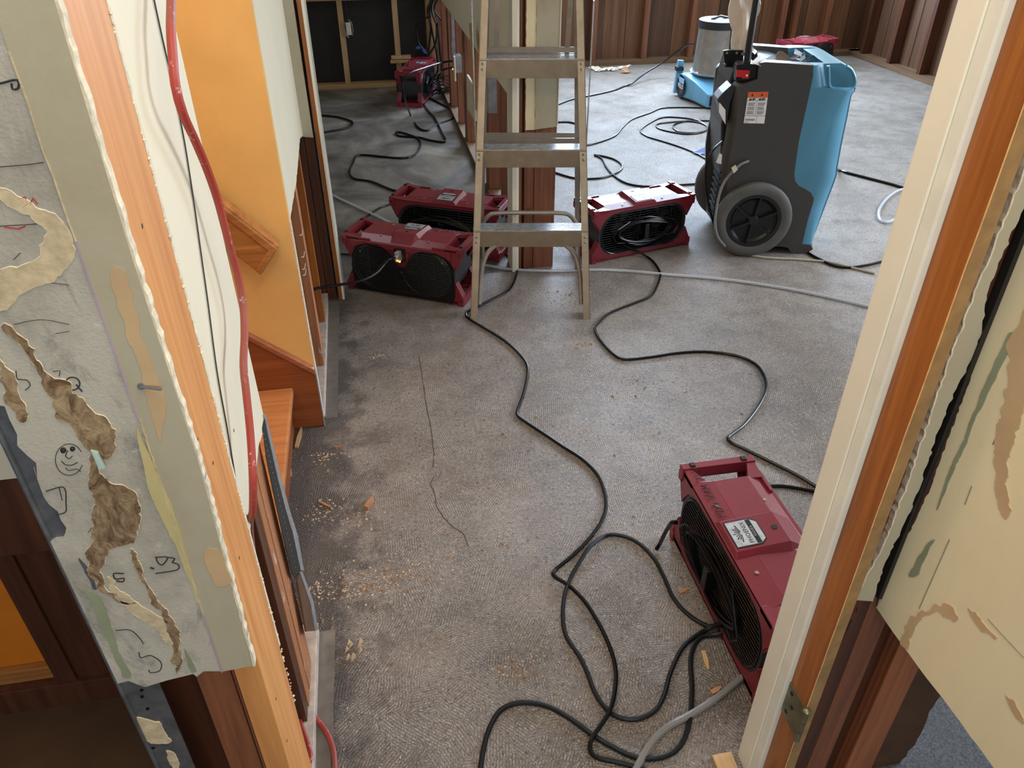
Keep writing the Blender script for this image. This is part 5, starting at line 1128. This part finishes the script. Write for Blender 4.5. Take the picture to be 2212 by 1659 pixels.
cable('power_cord', [PY(1800, 364, 3.95)] + [F(1812, 368, .012), F(1830, 373, .008), F(1880, 386, .007), F(1930, 399, .007), F(1950, 405, .007), F(2010, 420, .007)], .0085, M['cord'], 'thick black cord running right from behind the dehumidifier')
cable('power_cord', floor_pts([(1738, 540), (1752, 550), (1775, 562), (1800, 573), (1830, 578), (1870, 573), (1900, 566), (1960, 550)]), .0065, M['cord'], 'black cord under the dehumidifier front foot')
cable('power_cord', floor_pts([(1195, 230), (1200, 228), (1238, 214), (1284, 205), (1327, 195), (1350, 186)]) + [F(1365, 180, .02), F(1392, 159, .06), F(1428, 137, .12), F(1466, 109, .24), F(1486, 97, .32), F(1502, 95, .36)], .0085, M['cord'], 'black cord rising to the foil canister')
cable('power_cord', floor_pts([(1190, 320), (1200, 318), (1250, 315), (1284, 310), (1327, 294), (1344, 276), (1365, 258), (1403, 244), (1428, 234), (1466, 232), (1514, 233), (1540, 234)]), .0065, M['cord'], 'thin black cord curving towards the pale blue air mover')
cable('power_cord', floor_pts([(1545, 262), (1532, 261), (1491, 261), (1428, 266), (1418, 273), (1433, 281), (1478, 289), (1514, 286), (1529, 276), (1514, 266), (1484, 262), (1461, 267), (1454, 275), (1468, 285), (1499, 287), (1521, 282), (1527, 273), (1499, 258), (1438, 253), (1408, 263), (1384, 281), (1397, 294), (1428, 304), (1466, 316), (1499, 329), (1527, 344), (1545, 355)]), .0062, M['cord'], 'black cord coiled in rings left of the dehumidifier')
cable('power_cord', floor_pts([(1190, 370), (1200, 373), (1238, 384), (1276, 386), (1309, 382), (1337, 370), (1344, 357), (1327, 344), (1301, 337), (1284, 335), (1290, 337), (1301, 344), (1311, 362), (1327, 380), (1352, 395), (1385, 402), (1428, 402), (1475, 399), (1509, 397), (1530, 396)]), .0062, M['cord'], 'black cord looping beside the ladder toward the dehumidifier wheel')
cable('power_cord', floor_pts([(1198, 265), (1205, 264), (1230, 264), (1250, 270), (1257, 280), (1256, 292)]), .0075, M['cord'], 'short black cord arc seen between the ladder steps')
cable('power_cord', floor_pts([(680, 248), (689, 249), (729, 253), (758, 262), (760, 270), (745, 278), (695, 287), (680, 290)]), .0085, M['cord'], 'black cord loop by the left jamb of the back room')
cable('power_cord', floor_pts([(912, 212), (902, 207), (914, 224), (928, 243), (940, 257), (956, 289), (962, 306), (935, 304), (904, 297), (864, 294), (855, 287), (866, 286), (899, 297), (909, 310), (902, 329), (883, 340), (851, 341), (788, 335), (769, 338), (763, 352), (755, 372), (765, 386), (800, 392), (840, 408), (860, 414)]), .0075, M['cord'], 'black cord meandering over the stained back room floor')
cable('power_cord', [PX(985, 131, .67), PX(956, 135, .60), PY(914, 148, 5.9), PY(883, 160, 5.75), PY(870, 180, 5.7), PY(874, 211, 5.75), F(887, 249, .007)] + floor_pts([(902, 274), (923, 282), (946, 268), (975, 257), (980, 248), (969, 234), (940, 218), (925, 211)]), .0075, M['cord'], 'black cord drooping from the partition outlet to the back room floor')
cable('power_cord', [PX(985, 145, .67), PX(960, 150, .62), PY(940, 165, 6.2), PY(930, 180, 6.4), PY(925, 190, 6.5)], .007, M['cord'], 'second black cord below the partition outlet')
rnd = random.Random(12)
for k, (u0, u1) in enumerate([(936, 938), (940, 946), (946, 960), (932, 922)]):
    y = 7.15; z0 = 1.25
    pts = [PY(u0, -120, y), PY(u0 - 4 + 4 * k, -20, y), PY(u0 - 8, 20, y), PY(u1 - 6 + 5 * k, 60, y), PY(u1 + 4, 110, y), PY(u1 + 8, 150, y), PY(u1 - 4, 172, y)]
    cable('hanging_cable', pts, .008, M['cord'], ['black cable hanging straight at the back room corner', 'black cable bowing right at the back room corner', 'black cable hanging rightmost before the red studs', 'black cable hanging leftmost against the black paper'][k], 'cable', 'cables hanging in the back room corner')
cable('hanging_cable', [PY(930, 36, 7.1), PY(912, 42, 7.1), PY(900, 60, 7.1), PY(903, 88, 7.1), PY(912, 103, 7.1), PY(925, 116, 7.1), PY(938, 100, 7.1), PY(944, 75, 7.1), PY(945, 50, 7.1)], .008, M['cord'], 'looped black cable with blue tape in the back room', 'cable')
loose('tape_flag', [PY(896, 104, 7.08), PY(904, 98, 7.08), PY(911, 104, 7.08), PY(904, 107, 7.08)], M['bluetape'], 'blue tape flag on the looped back room cable, left one', 'tape', (0, .004, 0))
loose('tape_flag', [PY(911, 107, 7.08), PY(919, 106, 7.08), PY(924, 117, 7.08), PY(916, 115, 7.08)], M['bluetape'], 'blue tape flag on the looped back room cable, right one', 'tape', (0, .004, 0))
loose('tape_flag', [F(1497, 330, .008), F(1510, 326, .012), F(1524, 318, .03), F(1530, 324, .02), F(1526, 332, .008), F(1510, 334, .008)], M['bluetape'], 'dark blue tape wrapped on cord beside the dehumidifier wheel', 'tape', (0, 0, .003))
# back room outlet hung from its cable
ot = empty('outlet', PY(753, 62, 7.22), 0, 'ivory double outlet hanging bare against the black paper', 'outlet')
MB().box(-.022, .022, -.01, .01, -.05, .05).build('outlet_body', M['ivory'], ot, bevel=.006)
b = MB()
for z in (-.022, .022): b.lathe([(0, -.013), (.016, -.013), (.016, -.01)], 'Y', (0, 0, z), 14)
b.build('socket_face', M['ivory'], ot)
b = MB()
for s in (-1, 1): b.tube([(s * .028, -.004, -.055), (s * .034, -.004, -.02), (s * .034, -.004, .02), (s * .028, -.004, .055)], .003, 6); b.tube([(s * .005, -.004, s * .07), (s * .022, -.004, s * .052)], .005, 6)
b.build('mounting_ears', M['steelbox'], ot)
cable('hanging_cable', [PY(745, 2, 7.25), PY(748, 20, 7.24), PY(751, 35, 7.23), PY(753, 47, 7.22)], .006, M['cord'], 'black cable holding the hanging ivory outlet', 'cable')
# partition outlet and scraps
ob_ = empty('outlet', PX(986, 138, .655), 0, 'lit outlet box with pale cover on the partition stud', 'outlet')
MB().box(-.02, .03, -.05, .05, -.05, .06).build('outlet_box', M['steelbox'], ob_, bevel=.003)
MB().box(-.03, -.02, -.12, -.07, -.09, .07).build('cover_plate', M['ivory'], ob_, bevel=.003)
MB().box(-.034, -.03, -.045, -.035, -.03, -.02).build('pilot_lamp', M['amber'], ob_)
loose('board_offcut', [PX(1008, 161, .64), PX(1022, 185, .64), PX(1026, 262, .64), PX(1010, 235, .64)], M['gypsum'], 'white board offcut with cut-out leaning on the partition', 'board', (.012, 0, 0))
loose('lath_strip', [PX(1013, 50, .62), PX(1018, 50, .62), PX(1028, 236, .62), PX(1024, 238, .62)], M['new_plate'], 'tall thin pale lath leaning left of the ladder', 'lath', (.008, .0, 0))
b = MB(); rnd = random.Random(6); c = F(963, 206, .0)
for k in range(9): b.tube([c + Vector((.10 * math.cos(a + k) * (1 + .3 * rnd.random()), .10 * math.sin(a + k) , .03 + k * .014 + .04 * math.sin(2 * a + k))) for a in [2 * math.pi * i / 18 for i in range(18)]], .004, 5, closed=True)
tag(b.build('cable_tangle', M['cord_d']), 'tangled grey-brown cable heap in the back room corner', 'cable')

# ---------- red hose on the left wall
ph = lambda u, v, x=-.232: PX(u, v, x)
cable('red_hose', [ph(369, -60), ph(370, 0), ph(369, 60), ph(373, 120), ph(379, 185), ph(395, 245), ph(422, 305), ph(447, 365), ph(470, 432), ph(492, 515), ph(512, 590), ph(525, 660), ph(528, 720), ph(526, 790), ph(532, 850), ph(541, 940), ph(546, 1030), ph(546, 1100, -.245), ph(543, 1175, -.275), Vector((-.31, 1.03, .25)), Vector((-.30, .98, .06)), Vector((-.262, .985, .055)), F(633, 1515, .045), F(655, 1530, .03), F(680, 1550, .012), F(700, 1573, .009), F(716, 1605, .008), F(723, 1640, .008), F(724, 1700, .008)], .0062, M['red_hose'], 'scuffed red rubber hose running down the left wall to the floor', 'hose')
pc2 = lambda u, v: PX(u, v, XL + .002)
cable('phone_wire', [pc2(320, -60), pc2(333, 0), pc2(351, 84), pc2(371, 172), pc2(398, 304), pc2(419, 439), pc2(436, 560), pc2(449, 652), pc2(469, 804), pc2(490, 922), pc2(513, 1060)], .0012, M['charcoal'], 'thin dark wire running down the cream wallboard', 'wire')

# ---------- chips and crumbs
def chip(u0, v0, u1, v1, w_, mat, label, h=.006, g=None):
    a, b2 = F(u0, v0), F(u1, v1); d = (b2 - a); n = Vector((-d.y, d.x, 0)).normalized() * w_
    b = MB().prism([a - n, a + n * .7, a + n * .9 + d * .5, b2 + n * .3, b2 - n * .5, a - n * 1.1 + d * .6], (0, 0, h)); o = b.build('wood_chip', mat)
    return tag(o, label, 'wood chip', g)
chip(640, 968, 651, 926, .007, M['chip'], 'pale curved wood sliver below the oak stair tread')
chip(791, 1102, 806, 1079, .007, M['chip_red'], 'pinkish wood chip standing on the left floor', .016)
chip(1519, 1408, 1530, 1448, .006, M['chip'], 'pale wood sliver in front of the nearest air mover')
chip(1466, 1281, 1486, 1273, .006, M['chip_red'], 'reddish wood chip inside the foreground cord loop')
chip(1536, 1498, 1556, 1486, .006, M['chip_red'], 'reddish splinter by the grey hose')
chip(629, 1030, 625, 1000, .003, M['chip'], 'thin wood splinter beside the stair foot')
chip(690, 1085, 716, 1098, .003, M['chip_red'], 'brown splinter left of the pinkish chip')
chip(725, 968, 738, 966, .004, M['chip_red'], 'small curled brown shaving near the stair corner')
chip(630, 1215, 648, 1206, .004, M['dark_stud'], 'dark flake at the sole plate edge')
wbk = F(1562, 1645); tag(MB().box(wbk.x - .025, wbk.x + .02, wbk.y - .03, wbk.y + .01, 0, .018).build('wood_block', M['chip'], bevel=.002), 'small wood block at the foot of the white jamb', 'wood block')
lf = F(1351, 158); tag(MB().prism([lf + Vector(v) for v in [(-.05, 0, 0), (0, -.03, .01), (.05, 0, .005), (.02, .04, .05), (-.03, .03, .04)]], (0, 0, .004)).build('dry_leaf', M['chip_red']), 'brown curled scrap on the work room floor', 'scrap')
wr_ = MB(); rnd = random.Random(21); c = F(1312, 152)
for k in range(14):
    p = c + Vector((rnd.uniform(-.2, .2), rnd.uniform(-.06, .06), .005)); wr_.prism([p, p + Vector((.05, .01, .03 * rnd.random())), p + Vector((.03, .04, .02)), p + Vector((-.02, .03, .01))], (0, 0, .003))
tag(wr_.build('plaster_scraps', M['gypsum']), 'heap of white plaster scraps by the plate left of the studs', 'scraps', kind='stuff')
cr_ = MB(); rnd = random.Random(31)
def crumb(x, y, s, cr_=cr_):
    a = rnd.uniform(0, 6.28); dx, dy = math.cos(a) * s, math.sin(a) * s; k = rnd.uniform(.3, .8)
    cr_.add([(x - dx, y - dy, 0), (x + dy * k, y - dx * k, 0), (x + dx, y + dy, s * .2), (x - dy * k, y + dx * k, 0), (x, y, s * rnd.uniform(.3, .7))], [(0, 1, 4), (1, 2, 4), (2, 3, 4), (3, 0, 4), (3, 2, 1, 0)])
for k in range(1500):
    y = .9 + 3.4 * rnd.random() ** 1.2; x = -.20 + 1.9 * rnd.random() ** 1.4; crumb(x, y, rnd.choice([.0012, .0018, .0025, .004]))
for (u, v, n, sp_) in [(800, 1255, 150, .09), (690, 1275, 90, .05), (760, 1120, 60, .06), (1260, 745, 50, .035), (820, 770, 40, .02), (1190, 635, 60, .08), (700, 985, 50, .03), (660, 1350, 60, .03), (1115, 1440, 50, .03), (690, 1100, 60, .05)]:
    c = F(u, v)
    for k in range(n): crumb(c.x + rnd.gauss(0, sp_), c.y + rnd.gauss(0, sp_ * .5), rnd.choice([.002, .003, .005]))
tag(cr_.build('floor_crumbs', M['dust']), 'plaster crumbs and splinters scattered over the hall floor', 'debris', kind='stuff')
sh = MB(); rnd = random.Random(77)
for (u, v, n, sp_) in [(805, 1260, 60, .07), (760, 1120, 26, .07), (1210, 640, 30, .10), (1260, 745, 18, .03), (700, 1010, 22, .05), (1115, 1450, 24, .04), (820, 860, 30, .12), (1000, 1200, 40, .2), (1400, 850, 40, .25), (1150, 950, 40, .2), (690, 1350, 22, .03)]:
    c = F(u, v)
    for k in range(n): crumb(c.x + rnd.gauss(0, sp_), c.y + rnd.gauss(0, sp_ * .5), rnd.choice([.003, .005, .008]), sh)
tag(sh.build('wood_shavings', M['shaving']), 'brown wood shavings strewn over the hall floor', 'debris', kind='stuff')
cl = MB(); c = F(765, 1415)
for k in range(12):
    p = c + Vector((rnd.uniform(-.03, .02), rnd.uniform(-.03, .03), 0)); cl.prism([p, p + Vector((.012, .004, .008)), p + Vector((.006, .012, .01))], (0, 0, .005))
tag(cl.build('adhesive_lump', M['dust']), 'pale adhesive lumps on dark floor at lower left', 'debris', kind='stuff')
